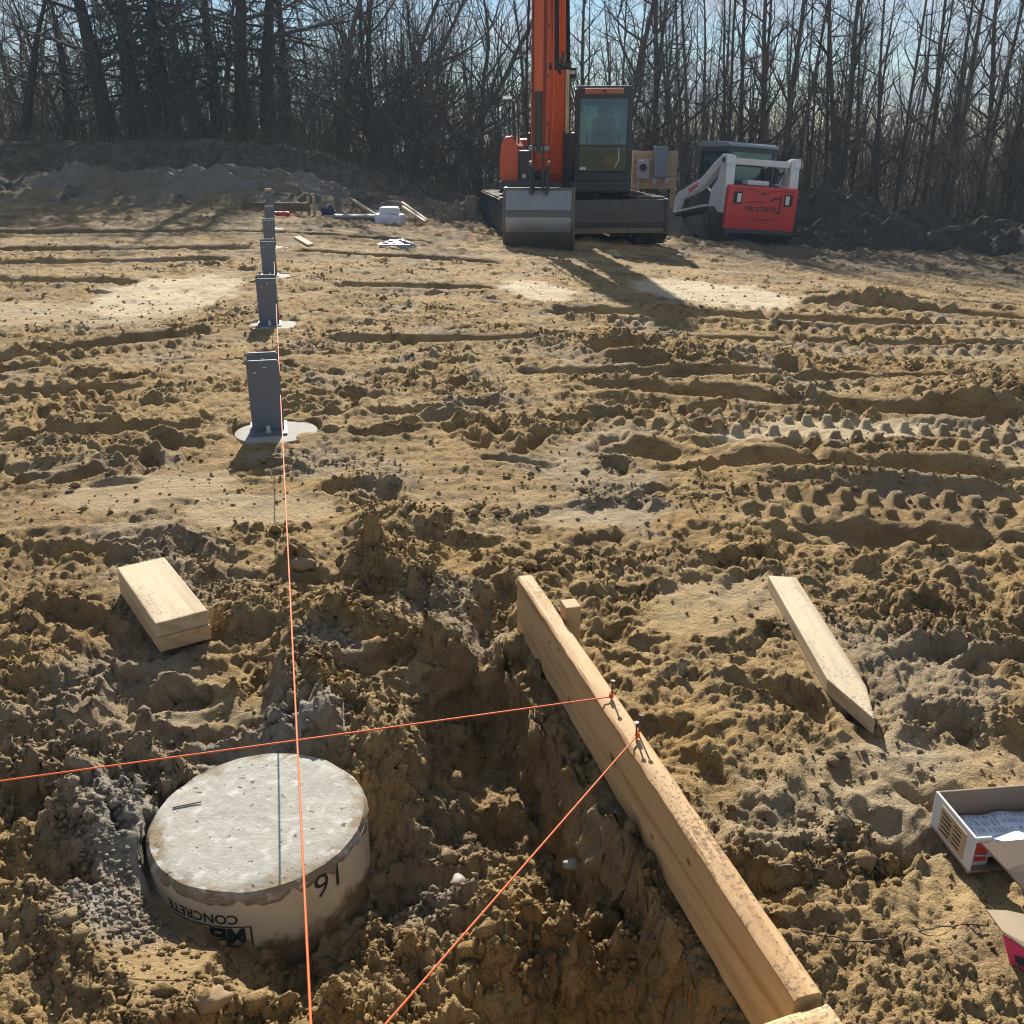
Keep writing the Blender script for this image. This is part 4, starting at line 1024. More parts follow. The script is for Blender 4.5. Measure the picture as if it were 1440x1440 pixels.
def rounded(y0, z0, y1, z1, r, n=5):
    pts = []
    for (cx, cy, a0) in ((y1 - r, z0 + r, -90), (y1 - r, z1 - r, 0), (y0 + r, z1 - r, 90), (y0 + r, z0 + r, 180)):
        for k in range(n + 1):
            a = math.radians(a0 + 90 * k / n); pts.append((cx + r * math.cos(a), cy + r * math.sin(a)))
    return pts
def crawler(parent, x0, x1, y0, y1, h, pitch, m_shoe, m_side, front_r=None):
    """rubber or steel crawler: frame, belt of shoes, wheels"""
    r = h / 2
    path = []
    Ls = (y1 - r) - (y0 + r)
    tot = 2 * Ls + 2 * math.pi * r
    n = int(tot / pitch)
    t = MB()
    for i in range(n):
        s = tot * i / n
        if s < Ls: p = (y0 + r + s, 0.0); a = 0
        elif s < Ls + math.pi * r:
            a = (s - Ls) / r; p = (y1 - r + r * math.sin(a), r - r * math.cos(a))
        elif s < 2 * Ls + math.pi * r: a = math.pi; p = (y1 - r - (s - Ls - math.pi * r), h)
        else:
            a = math.pi + (s - 2 * Ls - math.pi * r) / r; p = (y0 + r + r * math.sin(a), r - r * math.cos(a))
        M = Matrix.Rotation(a, 3, 'X')
        t.box(((x0 + x1) / 2, p[0], p[1]), (x1 - x0, pitch * .9, .035), M)
        q = M @ Vector((0, pitch * .25, -.028))
        t.box(((x0 + x1) / 2, p[0] + q.y, p[1] + q.z), ((x1 - x0) * .98, pitch * .2, .03), M)
    belt = t.build('track_belt', m_shoe, parent)
    belt['kind'] = 'stuff'
    fr = MB().prism(rounded(y0 + .05, .06, y1 - .05, h - .06, r - .08), x0 + .07, x1 - .07, 'x').build('track_frame', m_side, parent, smooth=True)
    w = MB()
    for yy in (y0 + r, y1 - r):
        w2 = MB().cyl((x0 + .02, yy, r), (x1 - .02, yy, r), r * .62, 20).build('track_wheel', m_side, parent, smooth=True)
    k = 5
    for i in range(k):
        yy = y0 + r + Ls * (i + .5) / k
        MB().cyl((x0 + .03, yy, .11), (x1 - .03, yy, .11), .09, 14).build('track_roller', m_side, parent, smooth=True)
    return belt

def excavator():
    ox, oy = .95, 17.35; g = -.40
    root = empty('excavator', (ox, oy, g), 0, 'orange excavator with a front blade, its bucket resting on the ground', 'excavator')
    # undercarriage, turned a little
    und = MB().prism(rounded(-1.2, .22, 1.2, .62, .1), -.7, .7, 'x').build('undercarriage', M_DKPAINT, root)
    und.rotation_euler.z = math.radians(8)
    crawler(und, -1.36, -.86, -1.66, 1.55, .66, .17, M_TRACK, M_DKPAINT)
    crawler(und, .86, 1.36, -1.66, 1.55, .66, .17, M_TRACK, M_DKPAINT)
    # blade
    prof = [(-1.86, .20), (-1.90, .34), (-1.885, .50), (-1.82, .68), (-1.79, .68), (-1.845, .50), (-1.86, .34), (-1.815, .20)]
    bl = MB().prism(prof, -1.26, 1.26, 'x').build('blade', M_BLADE, root, bevel=.004)
    bl.rotation_euler.z = math.radians(8)
    e = MB().box((0, -1.865, .215), (2.53, .03, .075)).build('cutting_edge', M_WORN, bl)
    for sx in (-1.245, 1.245): MB().box((sx, -1.86, .44), (.03, .13, .5)).build('end_plate', M_BLADE, bl, bevel=.004)
    for sx in (-.45, .45): MB().box((sx, -1.45, .38), (.11, .75, .13)).build('blade_arm', M_DKPAINT, bl, bevel=.01)
    MB().cyl((0, 0, .55), (0, 0, .78), .5, 32).build('swing_ring', M_DKPAINT, root, smooth=True)
    yaw = math.radians(-5)
    up = MB().prism(rounded(-.95, .74, 1.25, .92, .04), -1.08, 1.06, 'x').build('turntable_deck', M_DKPAINT, root); up.rotation_euler.z = yaw
    def U(o): o.rotation_euler.z = yaw; return o
    # left side body, engine hood and counterweight
    poly = [(-1.095, .90), (-.80, .90), (-.80, 1.45), (-.86, 1.52), (-.90, 1.62), (-1.02, 1.60), (-1.075, 1.50), (-1.11, 1.25)]
    sb = U(MB().prism(poly, -.62, .95, 'y').build('side_body', M_ORPAINT, root, bevel=.015, smooth=True))
    MB().prism([(-.60, 1.05), (.2, 1.02), (.75, 1.12), (.7, 1.16), (.2, 1.07), (-.58, 1.10)], -1.122, -1.10, 'x').build('side_crease', M_ORPAINT, sb)
    U(MB().box((-.685, .1, 1.14), (.235, 1.3, .5)).build('front_box', M_DKPAINT, root, bevel=.01))
    U(MB().box((-.70, -.56, .99), (.05, .02, .06)).build('work_light', M_LAMP, root))
    U(MB().box((-.25, .5, 1.3), (.9, 1.0, .75)).build('engine_hood', M_DKPAINT, root, bevel=.04))
    poly = [(-1.08, .85), (1.06, .85), (1.08, 1.0), (1.06, 1.5), (.98, 1.58), (-1.0, 1.58), (-1.08, 1.5), (-1.1, 1.0)]
    U(MB().prism(poly, .98, 1.35, 'y').build('counterweight', M_ORPAINT, root, bevel=.03, smooth=True))
    U(MB().cyl((-.4, .6, 1.6), (-.4, .62, 1.98), .05, 14).build('exhaust_pipe', M_BLACK, root, smooth=True))
    # handrail and mirror
    hr = MB(); hr.tube([(-.86, -.5, 1.5), (-.87, -.52, 2.08), (-.93, -.52, 2.18), (-1.0, -.5, 2.2)], .017, 8); hr.tube([(-.80, -.5, 1.5), (-.82, -.5, 2.1), (-.86, -.5, 2.3)], .014, 8)
    mi = U(hr.build('mirror_stalk', M_DKPAINT, root, smooth=True))
    MB().box((-.98, -.53, 2.20), (.15, .03, .05)).build('mirror', M_CHROME, mi, bevel=.008)
    rl = MB(); rl.tube([(-.6, -.5, 1.4), (-.6, -.5, 1.75), (-.6, .5, 1.75), (-.6, .5, 1.4)], .016, 8); U(rl.build('handrail', M_DKPAINT, root, smooth=True))
    # cab
    x0, x1, y0, y1, z0, z1 = .13, 1.07, -.72, .75, .80, 2.32
    cab = MB()
    for (xx, yy) in ((x0 + .04, y0 + .05), (x1 - .04, y0 + .05), (x0 + .04, y1 - .05), (x1 - .04, y1 - .05)): cab.box((xx, yy, (z0 + z1) / 2), (.08, .09, z1 - z0))
    cab.box(((x0 + x1) / 2, y0 + .04, z0 + .13), (x1 - x0 - .16, .075, .26)); cab.box(((x0 + x1) / 2, y0 + .05, z1 - .07), (x1 - x0 - .16, .085, .14))
    cab.box(((x0 + x1) / 2, y1 - .05, z0 + .35), (x1 - x0 - .16, .06, .7)); cab.box(((x0 + x1) / 2, y1 - .05, z1 - .1), (x1 - x0 - .16, .06, .2))
    for xx in (x0 + .035, x1 - .035): cab.box((xx, (y0 + y1) / 2, z0 + .17), (.06, y1 - y0 - .18, .34)); cab.box((xx, (y0 + y1) / 2, z1 - .08), (.06, y1 - y0 - .18, .16))
    cab.box(((x0 + x1) / 2, (y0 + y1) / 2, z0 + .02), (x1 - x0 - .1, y1 - y0 - .1, .04))
    cb = U(cab.build('cab', M_DKPAINT, root, bevel=.012))
    ro = MB().prism([(y0 + .02, z1 - .012), (y1, z1 - .012), (y1 - .08, z1 + .055), (y0 + .10, z1 + .05)], x0 + .02, x1 - .02, 'x').build('roof', M_DKPAINT, cb, bevel=.015)
    MB().box(((x0 + x1) / 2, y0 + .005, z1 - .035), (.62, .03, .085)).build('roof_visor', mat('faded_orange', (.42, .16, .09), .5), cb, bevel=.012)
    MB().box(((x0 + x1) / 2, y0 - .002, z1 - .035), (.06, .02, .04)).build('emblem', M_DKPAINT, cb)
    MB().box(((x0 + x1) / 2, y0 + .045, 1.83), (x1 - x0 - .17, .012, .70)).build('window', M_GLASS, cb)
    MB().box(((x0 + x1) / 2, y0 + .045, 1.26), (x1 - x0 - .17, .012, .37)).build('window', M_GLASS, cb)
    MB().box(((x0 + x1) / 2, y0 + .035, 1.462), (x1 - x0 - .16, .03, .035)).build('window_bar', M_DKPAINT, cb)
    for xx in (x0 + .03, x1 - .03): MB().box((xx, (y0 + y1) / 2, 1.66), (.012, y1 - y0 - .2, 1.0)).build('window', M_GLASS, cb)
    MB().box(((x0 + x1) / 2, y1 - .05, 1.82), (x1 - x0 - .17, .012, .62)).build('window', M_GLASS, cb)
    MB().box((.28, y0 + .034, 1.115), (.10, .006, .045)).build('sticker', M_WHITEP, cb)
    MB().tube([(.86, y0 + .03, 1.42), (.87, y0 + .02, 1.25), (.80, y0 + .02, 1.12)], .008, 6).build('wiper', M_LAMP, cb)
    st = MB().prism(rounded(-.19, 1.38, .19, 1.92, .09), .10, .22, 'y').build('seat', M_SEAT, cb, bevel=.02, smooth=True); st.location.x = .6
    MB().prism(rounded(-.10, 1.94, .10, 2.14, .05), .13, .21, 'y').build('headrest', M_SEAT, st, bevel=.02, smooth=True)
    MB().prism(rounded(-.20, 1.33, -.14, 1.90, .025), .085, .16, 'y').build('seat_bolster', mat('seat_piping', (.35, .10, .06), .7), st)
    MB().prism(rounded(.14, 1.33, .20, 1.90, .025), .085, .16, 'y').build('seat_bolster', bpy.data.materials['seat_piping'], st)
    MB().box((0, 0, 1.34), (.44, .46, .12)).build('seat_cushion', M_SEAT, st, bevel=.03)
    for sx in (-.27, .27):
        MB().box((sx, -.05, 1.42), (.10, .36, .12)).build('armrest', M_SEAT, st, bevel=.02)
        MB().tube([(sx, -.2, 1.45), (sx * 1.02, -.24, 1.62)], .022, 8).build('joystick', M_BLACK, st)
    vb = bmesh.new(); bmesh.ops.create_icosphere(vb, subdivisions=3, radius=1)
    for v in vb.verts:
        n_ = float(fbm(np.array([v.co.x * 1.8 + 5]), np.array([v.co.y + v.co.z * 2]), 2, 2)[0]); v.co *= 1 + .5 * n_; v.co.x *= .13; v.co.y *= .08; v.co.z *= .085
    me = bpy.data.meshes.new('vest'); vb.to_mesh(me); vb.free()
    ve = link('safety_vest', me, None, M_VEST); ve.location = (ox + .68, oy - .50, g + 1.21); tag(ve, 'bundled orange safety vest inside the excavator cab', 'vest')
    # boom, arm, bucket
    AX = -.268
    outline = [(-.35, .95), (-.55, .78), (-.80, .95), (-1.50, 2.40), (-2.2, 3.42), (-3.40, 4.10), (-3.55, 4.02), (-3.45, 3.78), (-2.5, 3.0), (-1.9, 2.1), (-1.15, .92), (-.9, .72)]
    outline = [(-.42, .86), (-.62, 1.22), (-1.15, 2.75), (-1.55, 3.55), (-2.3, 4.0), (-3.45, 4.22), (-3.55, 4.10), (-3.45, 3.98), (-2.35, 3.58), (-1.98, 3.15), (-1.62, 2.55), (-.95, 1.05), (-.66, .78)]
    bo = U(MB().prism(outline, AX - .03, AX + .26, 'x').build('boom', M_ORPAINT, root, bevel=.01))
    for sx in (AX - .07, AX + .30):
        cy = MB().cyl((sx, -.95, .80), (sx, -1.28, 1.66), .066, 14); o = cy.build('lift_cylinder', M_DKPAINT, bo, smooth=True)
        MB().cyl((sx, -1.28, 1.66), (sx, -1.62, 2.60), .034, 12).build('piston_rod', M_CHROME, o, smooth=True)
    hoses = []
    for k in range(4):
        pts = [(AX + .275 + .02 * (k % 2), -.60, 1.1), (AX + .285 + .015 * k, -1.0, 2.0), (AX + .275 + .012 * k, -1.35, 2.9), (AX + .27 + .01 * k, -1.7, 3.5)]
        MB().tube(pts, .014, 6).build('hose', M_BLACK, bo, smooth=True)
    MB().tube([(AX - .09, -1.2, 1.35), (AX - .15, -1.15, 1.7), (AX - .09, -1.2, 2.05)], .014, 6).build('hose', M_BLACK, bo, smooth=True)
    MB().box((AX + .355, -1.30, 2.52), (.13, .12, .14)).build('work_light', M_BLACK, bo, bevel=.02)
    MB().box((AX + .355, -1.365, 2.52), (.11, .012, .05)).build('lamp_lens', M_LAMP, bo)
    for k in range(3):
        MB().tube([(AX + .155 + .03 * k, -3.30, 4.2), (AX + .15 + .03 * k, -3.34, 3.2), (AX + .16 + .025 * k, -3.2 + .05 * k, 2.55), (AX + .22 + .02 * k, -2.4, 2.45 + .1 * k), (AX + .24, -1.8, 2.75)], .022, 7).build('hose', M_BLACK, bo, smooth=True)
    for (yy, zz) in ((-1.62, 2.6), (-.62, 1.0)): MB().cyl((AX - .12, yy, zz), (AX + .35, yy, zz), .06, 16).build('pin', M_DKPAINT, bo, smooth=True)
    for zz in (1.6, 2.2, 2.8): MB().box((AX + .115, -.62 - .53 * (zz - 1.22), zz), (.31, .05, .06)).build('hose_clamp', M_DKPAINT, bo)
    # arm hangs down in front
    stick = [(-3.62, 4.35), (-3.25, 4.40), (-3.22, 3.4), (-3.36, 1.30), (-3.42, 1.16), (-3.52, 1.16), (-3.60, 1.32), (-3.66, 3.0), (-3.72, 3.9)]
    sm = U(MB().prism(stick, AX - .105, AX + .105, 'x').build('arm', M_ORPAINT, root, bevel=.008))
    for zz in (1.75, 2.35, 2.95): MB().box((AX, -3.52, zz), (.235, .10, .05)).build('clamp', M_DKPAINT, sm, bevel=.006)
    for (yy, zz) in ((-3.47, 1.24), (-3.66, 1.44)): MB().cyl((AX - .14, yy, zz), (AX + .14, yy, zz), .04, 14).build('pin', M_BAND, sm, smooth=True)
    for sx in (-.10, .10): MB().prism([(-3.74, 3.5), (-3.63, 3.5), (-3.57, 1.36), (-3.66, 1.50)], AX + sx - .006, AX + sx + .006, 'x').build('arm_rib', M_ORPAINT, sm)
    bcyl = MB().cyl((AX - .005, -3.80, 3.4), (AX - .005, -3.735, 2.15), .062, 14).build('bucket_cylinder', M_ORPAINT, sm, smooth=True)
    MB().cyl((AX - .005, -3.735, 2.15), (AX - .005, -3.66, 1.42), .050, 14).build('piston_rod', M_DKPAINT, bcyl, smooth=True)
    for sx in (-.085, .075):
        MB().prism([(-3.70, 1.48), (-3.60, 1.50), (-3.44, 1.32), (-3.47, 1.25), (-3.62, 1.40)], AX + sx - .012, AX + sx + .012, 'x').build('link', M_ORPAINT, sm, bevel=.004)
        MB().prism([(-3.72, 1.48), (-3.63, 1.48), (-3.52, .94), (-3.60, .92)], AX + sx * .8 - .012, AX + sx * .8 + .012, 'x').build('link', M_DKPAINT, sm, bevel=.004)
    for sx in (-.15, .15):
        pts = [(AX + sx, -3.4, 3.6), (AX + sx * 1.15, -3.62, 2.6), (AX + sx * 1.2, -3.62, 1.9), (AX + sx, -3.5, 1.5)]
        MB().tube(pts, .018, 6).build('hose', M_BLACK if sx < 0 else M_ORPAINT, sm, smooth=True)
    # bucket: curved back towards the camera
    prof = []
    for k in range(15):
        t = k / 14; a = math.radians(88 - 158 * t)
        prof.append((-3.36 - .34 * math.sin(math.radians(20 + 150 * t)), .93 - .93 * t))
    ins = [(y + .022, z) for y, z in prof][::-1]
    hx = .485
    bk = U(MB().prism(prof + ins, AX - hx, AX + hx, 'x').build('bucket', M_WORN, root, smooth=True, ang=40))
    bands = [(.04, .31), (.41, .62)]
    for (t0, t1) in bands:
        o_, i_ = [], []
        for k in range(6):
            t = t0 + (t1 - t0) * k / 5; y = -3.36 - .34 * math.sin(math.radians(20 + 150 * t)); z = .93 - .93 * t
            o_.append((y - .008, z)); i_.append((y + .004, z))
        MB().prism(o_ + i_[::-1], AX - hx + .03, AX + hx - .03, 'x').build('wear_plate', M_BAND, bk, smooth=True, ang=40)
    for sx in (-1, 1):
        sp_ = [(y - .014, z) for y, z in prof] + [(-3.02, .06), (-2.95, .45), (-3.2, .93)]
        MB().prism(sp_, AX + sx * hx - .014, AX + sx * hx + .014, 'x').build('side_plate', M_WORN, bk, bevel=.004)
    for sx in (-.11, .11): MB().prism([(-3.60, .86), (-3.38, .86), (-3.44, 1.22), (-3.54, 1.22)], AX + sx - .02, AX + sx + .02, 'x').build('bucket_ear', M_DKPAINT, bk, bevel=.005)
    for k in range(5): MB().box((AX - .38 + .19 * k, -3.05 + .04, -.0), (.07, .2, .05)).build('tooth', M_WORN, bk, bevel=.006)
    for o in root.children:
        pass
excavator()

def skid_loader():
    ox, oy = 4.28, 19.75; g = -.74; yaw = math.radians(13)
    root = empty('track_loader', (ox, oy, g), yaw, 'white compact track loader with a red lettered tailgate, parked beside the panel', 'track loader')
    root.rotation_euler = (math.radians(-1), math.radians(4), yaw); root.scale = (.88, .9, .95)
    body = MB().prism([(-1.30, .30), (1.0, .30), (1.0, .62), (.45, .85), (-.6, 1.1), (-1.30, 1.12)], -.58, .58, 'x').build('chassis', M_DKPAINT, root, bevel=.02)
    # triangular rubber tracks
    def tri_track(x0, x1):
        pts = [(-1.28, .42), (-1.2, .62), (-1.02, .70), (-.80, .66), (1.0, .44), (1.12, .34), (1.14, .20), (1.02, .06), (.85, 0), (-.95, 0), (-1.15, .08), (-1.27, .24)]
        n = len(pts); t = MB(); inner = [(p[0] * .93 - .005, .045 + p[1] * .86) for p in pts]
        V = [(x, *p) for x in (x0, x1) for p in pts] + [(x, *p) for x in (x0, x1) for p in inner]
        F = []
        for i in range(n):
            j = (i + 1) % n
            F += [(i, j, n + j, n + i), (2 * n + i, 3 * n + i, 3 * n + j, 2 * n + j), (i, 2 * n + i, 2 * n + j, j), (n + i, n + j, 3 * n + j, 3 * n + i)]
        # lugs
        for i in range(n):
            a = Vector(pts[i]); b = Vector(pts[(i + 1) % n]); L = (b - a).length; k = max(1, int(L / .11))
            ang = math.atan2(b.y - a.y, b.x - a.x)
            for q in range(k):
                c = a.lerp(b, (q + .5) / k); nn = Vector((b.y - a.y, a.x - b.x)).normalized()
                c = c - nn * (-.014)
                t.box(((x0 + x1) / 2, c.x, c.y), (x1 - x0, .05, .03), Matrix.Rotation(ang, 3, 'X'))
        t.add(V, F)
        o = t.build('track_belt', M_BLACK, root); o['kind'] = 'stuff'
        MB().prism([(-1.0, .12), (.9, .12), (1.0, .3), (-.8, .55), (-1.1, .5)], x0 + .02, x1 - .02, 'x').build('track_frame', mat('dusty_frame', (.14, .13, .12), .7, dirt=.4), root)
        for (yy, rr, zz) in ((-1.02, .22, .42), (.92, .17, .21)): MB().cyl((x0 + .02, yy, zz), (x1 - .02, yy, zz), rr, 18).build('track_wheel', M_BLADE, root, smooth=True)
        for q in range(4): MB().cyl((x0 + .03, -.65 + .4 * q, .13), (x1 - .03, -.65 + .4 * q, .13), .08, 14).build('track_roller', M_BLADE, root, smooth=True)
        MB().prism([(-.8, .68), (-.02, .585), (.98, .455), (1.08, .40), (1.0, .50), (-.02, .63), (-.8, .73)], x0 - .005, x1 + .01, 'x').build('track_guard', M_WHITEP, root)
    tri_track(-.99, -.60); tri_track(.60, .99)
    # rear uprights (white) and body sides
    for s in (-1, 1):
        xs = (s * .74 - .10, s * .74 + .10)
        up = MB().prism([(-1.42, .60), (-.70, .60), (-.78, 1.05), (-1.02, 1.22), (-1.14, 1.64), (-1.36, 1.66), (-1.42, 1.15)], *xs, 'x').build('upright', M_WHITEP, root, bevel=.015)
        arm = MB().prism([(-1.40, 1.50), (-1.36, 1.68), (-1.16, 1.68), (-.95, 1.60), (-.2, 1.22), (.55, 1.02), (.95, .93), (1.12, .80), (1.15, .55), (1.05, .40), (.95, .42), (.98, .62), (.85, .77), (.45, .86), (-.25, 1.02), (-.95, 1.38), (-1.1, 1.48)], s * .78 - .075, s * .78 + .075, 'x').build('lift_arm', M_WHITEP, root, bevel=.015)
        me = text_mesh('Bobcat', .17, .002, .003)
        tx = link('lettering', me, arm, M_REDP)
        if s < 0:
            tx.matrix_local = Matrix.Translation((-.858, .35, .90)) @ Matrix.Rotation(math.radians(-90), 4, 'Z') @ Matrix.Rotation(math.radians(90), 4, 'X') @ Matrix.Rotation(math.radians(20), 4, 'Z')
        else:
            tx.matrix_local = Matrix.Translation((.858, -.35, 1.10)) @ Matrix.Rotation(math.radians(90), 4, 'Z') @ Matrix.Rotation(math.radians(90), 4, 'X') @ Matrix.Rotation(math.radians(-20), 4, 'Z')
        cyl = MB().cyl((s * .66, -.9, .85), (s * .68, .1, 1.08), .055, 12).build('lift_cylinder', M_BLACK, root, smooth=True)
        MB().cyl((s * .78 - .10, -1.26, 1.57), (s * .78 + .10, -1.26, 1.57), .05, 14).build('pivot_pin', M_DKPAINT, arm, smooth=True)
    MB().box((0, -1.28, 1.56), (1.42, .11, .12)).build('cross_tube', M_WHITEP, root, bevel=.02)
    # tailgate
    tg = MB().prism(rounded(-.80, .30, .80, 1.13, .06), -1.56, -1.40, 'y').build('tailgate', M_REDP, root, bevel=.015, smooth=True)
    MB().prism([(-.79, .24), (.79, .24), (.76, .33), (-.76, .33)], -1.57, -1.30, 'y').build('bumper', M_DKPAINT, root, bevel=.012)
    for s in (-1, 1):
        tl = MB().box((s * .58, -1.566, .90), (.19, .02, .22)).build('tail_light', M_BLACK, tg, bevel=.006)
        MB().box((s * .58 + (.02 if s < 0 else -.025), -1.578, .90), (.085, .012, .16)).build('lamp_lens', M_LAMP, tl)
    MB().cyl((0, -1.57, 1.0), (0, -1.55, 1.0), .03, 14).build('latch', M_BLACK, tg, smooth=True)
    cr_ = MB(); cr_.tube([(-.66, -1.562, 1.06), (-.18, -1.562, 1.06), (-.05, -1.562, .98), (.05, -1.562, .98), (.18, -1.562, 1.06), (.70, -1.562, 1.06)], .008, 6)
    cr_.build('crease', mat('dark_red', (.25, .012, .012), .5), tg)
    def flat_text(body, size, x, z, bold=.003, sx=1.0):
        me = text_mesh(body, size, .0015, bold)
        for v in me.vertices: v.co = (v.co.x * sx, -v.co.z, v.co.y)
        o = link('lettering', me, tg, M_INK); o.location = (x, -1.564, z); return o
    flat_text('TRI STATE', .135, -.40, .66, .0035, 1.18)
    flat_text('-- --- -- ---', .045, -.30, .595, .0, 1.9)
    def ribbon(pts, w):
        V = []
        for i, (x, z) in enumerate(pts):
            ww = w * math.sin(math.pi * (i + .6) / (len(pts) + .2))
            V += [(x, -1.5655, z - ww), (x, -1.5655, z + ww), (x, -1.561, z - ww), (x, -1.561, z + ww)]
        F = []
        for i in range(len(pts) - 1):
            a = i * 4; F += [(a, a + 4, a + 5, a + 1), (a + 2, a + 3, a + 7, a + 6), (a, a + 2, a + 6, a + 4), (a + 1, a + 5, a + 7, a + 3)]
        return MB().add(V, F).build('swoosh', M_INK, tg)
    ribbon([(-.45 + .09 * i, .77 + .08 * math.sin(.5 + i * .22)) for i in range(7)], .008)
    ribbon([(-.28 + .10 * i, .535 - .035 * math.sin(i * math.pi / 7) + .02 * i / 7) for i in range(8)], .010)
    ribbon([(.16 + .045 * i, .86 + .07 * math.sin(i * .35)) for i in range(6)], .020)
    MB().box((.405, -1.564, .81), (.035, .006, .34)).build('swoosh', M_INK, tg)
    MB().box((.385, -1.564, .66), (.10, .006, .03)).build('swoosh', M_INK, tg)
    # engine cover, clutter and cab
    MB().prism([(-1.40, 1.10), (-1.36, 1.14), (-.7, 1.22), (-.3, 1.25), (-.3, 1.05), (-1.40, 1.05)], -.62, .62, 'x').build('engine_cover', M_DKPAINT, root, bevel=.02)
    MB().box((-.05, -1.22, 1.19), (.5, .26, .09)).build('air_cleaner', M_WHITEP, root, bevel=.02)
    MB().cyl((.45, -1.1, 1.2), (.45, -1.12, 1.48), .045, 12).build('exhaust_pipe', M_BLACK, root, smooth=True)
    for k in range(4): MB().tube([(.28 + .06 * k, -1.2, 1.2), (.42 + .05 * k, -1.18, 1.36), (.60, -1.16, 1.44 + .02 * k)], .017, 6).build('hose', M_BLACK, root, smooth=True)
    cab = MB()
    for (xx, yy) in ((-.52, -.80), (.52, -.80), (-.52, .62), (.52, .62)): cab.box((xx, yy, 1.36), (.08, .09, .98))
    cab.box((0, -.80, .98), (.96, .08, .5)); cab.box((0, -.80, 1.80), (.96, .08, .10)); cab.box((0, .62, 1.80), (.96, .08, .10))
    for xx in (-.52, .52): cab.box((xx, -.09, 1.80), (.07, 1.34, .10)); cab.box((xx, -.09, .95), (.07, 1.34, .35))
    cb = cab.build('cab', M_DKPAINT, root, bevel=.01)
    MB().prism([(-.88, 1.845), (.74, 1.845), (.76, 1.90), (.66, 1.97), (-.70, 1.93), (-.86, 1.89)], -.57, .57, 'x').build('roof', mat('cab_roof', (.22, .25, .27), .3), cb, bevel=.02)  # roof grey lightened to stand in for sky reflected on top
    MB().box((0, -.80, 1.49), (.96, .012, .52)).build('window', M_GLASS, cb)
    MB().box((0, .62, 1.30), (.96, .012, .9)).build('window', M_GLASS, cb)
    for xx in (-.53, .53): MB().box((xx, -.09, 1.44), (.012, 1.33, .64)).build('window', M_GLASS, cb)
    MB().prism(rounded(-.22, .95, .22, 1.62, .08), -.40, -.28, 'y').build('seat', M_SEAT, cb, bevel=.02)
skid_loader()

# --- power panel on a plank board
def power_panel():
    Y = 20.9; q = AT(890, 212, Y); r = AT(950, 266, Y); g = gz((q.x + r.x) / 2, Y)
    root = empty('power_panel', ((q.x + r.x) / 2, Y, g), 0, 'electrical meter and switch boxes on a plank board between two posts', 'power panel')
    W = r.x - q.x; zt = q.z - g; zb = r.z - g
    WP = wood('panel_plank', (0.50, 0.37, 0.20), (0.38, 0.27, 0.14), rings=12)
    n = 6; h = (zt - zb) / n
    base_me = None
    for i in range(n):
        if base_me is None:
            o = MB().box((0, 0, 0), (W, .03, h - .008)).build('plank', WP, root, bevel=.004); base_me = o.data
        else:
            o = link('plank', base_me, root)
        o.location = (.002 * (i % 3), 0, zb + h * (i + .5))
    for sx in (-1, 1): MB().box((sx * (W / 2 - .05), .062, zt / 2 - .2), (.09, .09, zt + .4)).build('post', WP, root, bevel=.006)
    MG = mat('grey_box', (.34, .36, .38), .5, var=.06); MD = mat('slate_box', (.16, .19, .24), .5, var=.06)
    mb = MB().box((-W / 2 + .21, -.075, zb + .40), (.25, .12, .38)).build('meter_box', MG, root, bevel=.012)
    MB().cyl((-W / 2 + .21, -.135, zb + .43), (-W / 2 + .21, -.165, zb + .43), .075, 20).build('meter_dial', M_BLACK, mb, smooth=True)
    MB().box((-W / 2 + .17, -.137, zb + .565), (.10, .004, .02)).build('label', M_WHITEP, mb)
    MB().box((-W / 2 + .57, -.085, zb + .54), (.28, .14, .60)).build('switch_box', MD, root, bevel=.012)
    for k in (.46, .72): MB().box((-W / 2 + k, -.06, zb + .16), (.10, .08, .12)).build('outlet', MG, root, bevel=.01)
    MB().cyl((-W / 2 + .14, -.05, -.1), (-W / 2 + .14, -.05, zb + .22), .03, 12).build('conduit', MG, root, smooth=True)
power_panel()

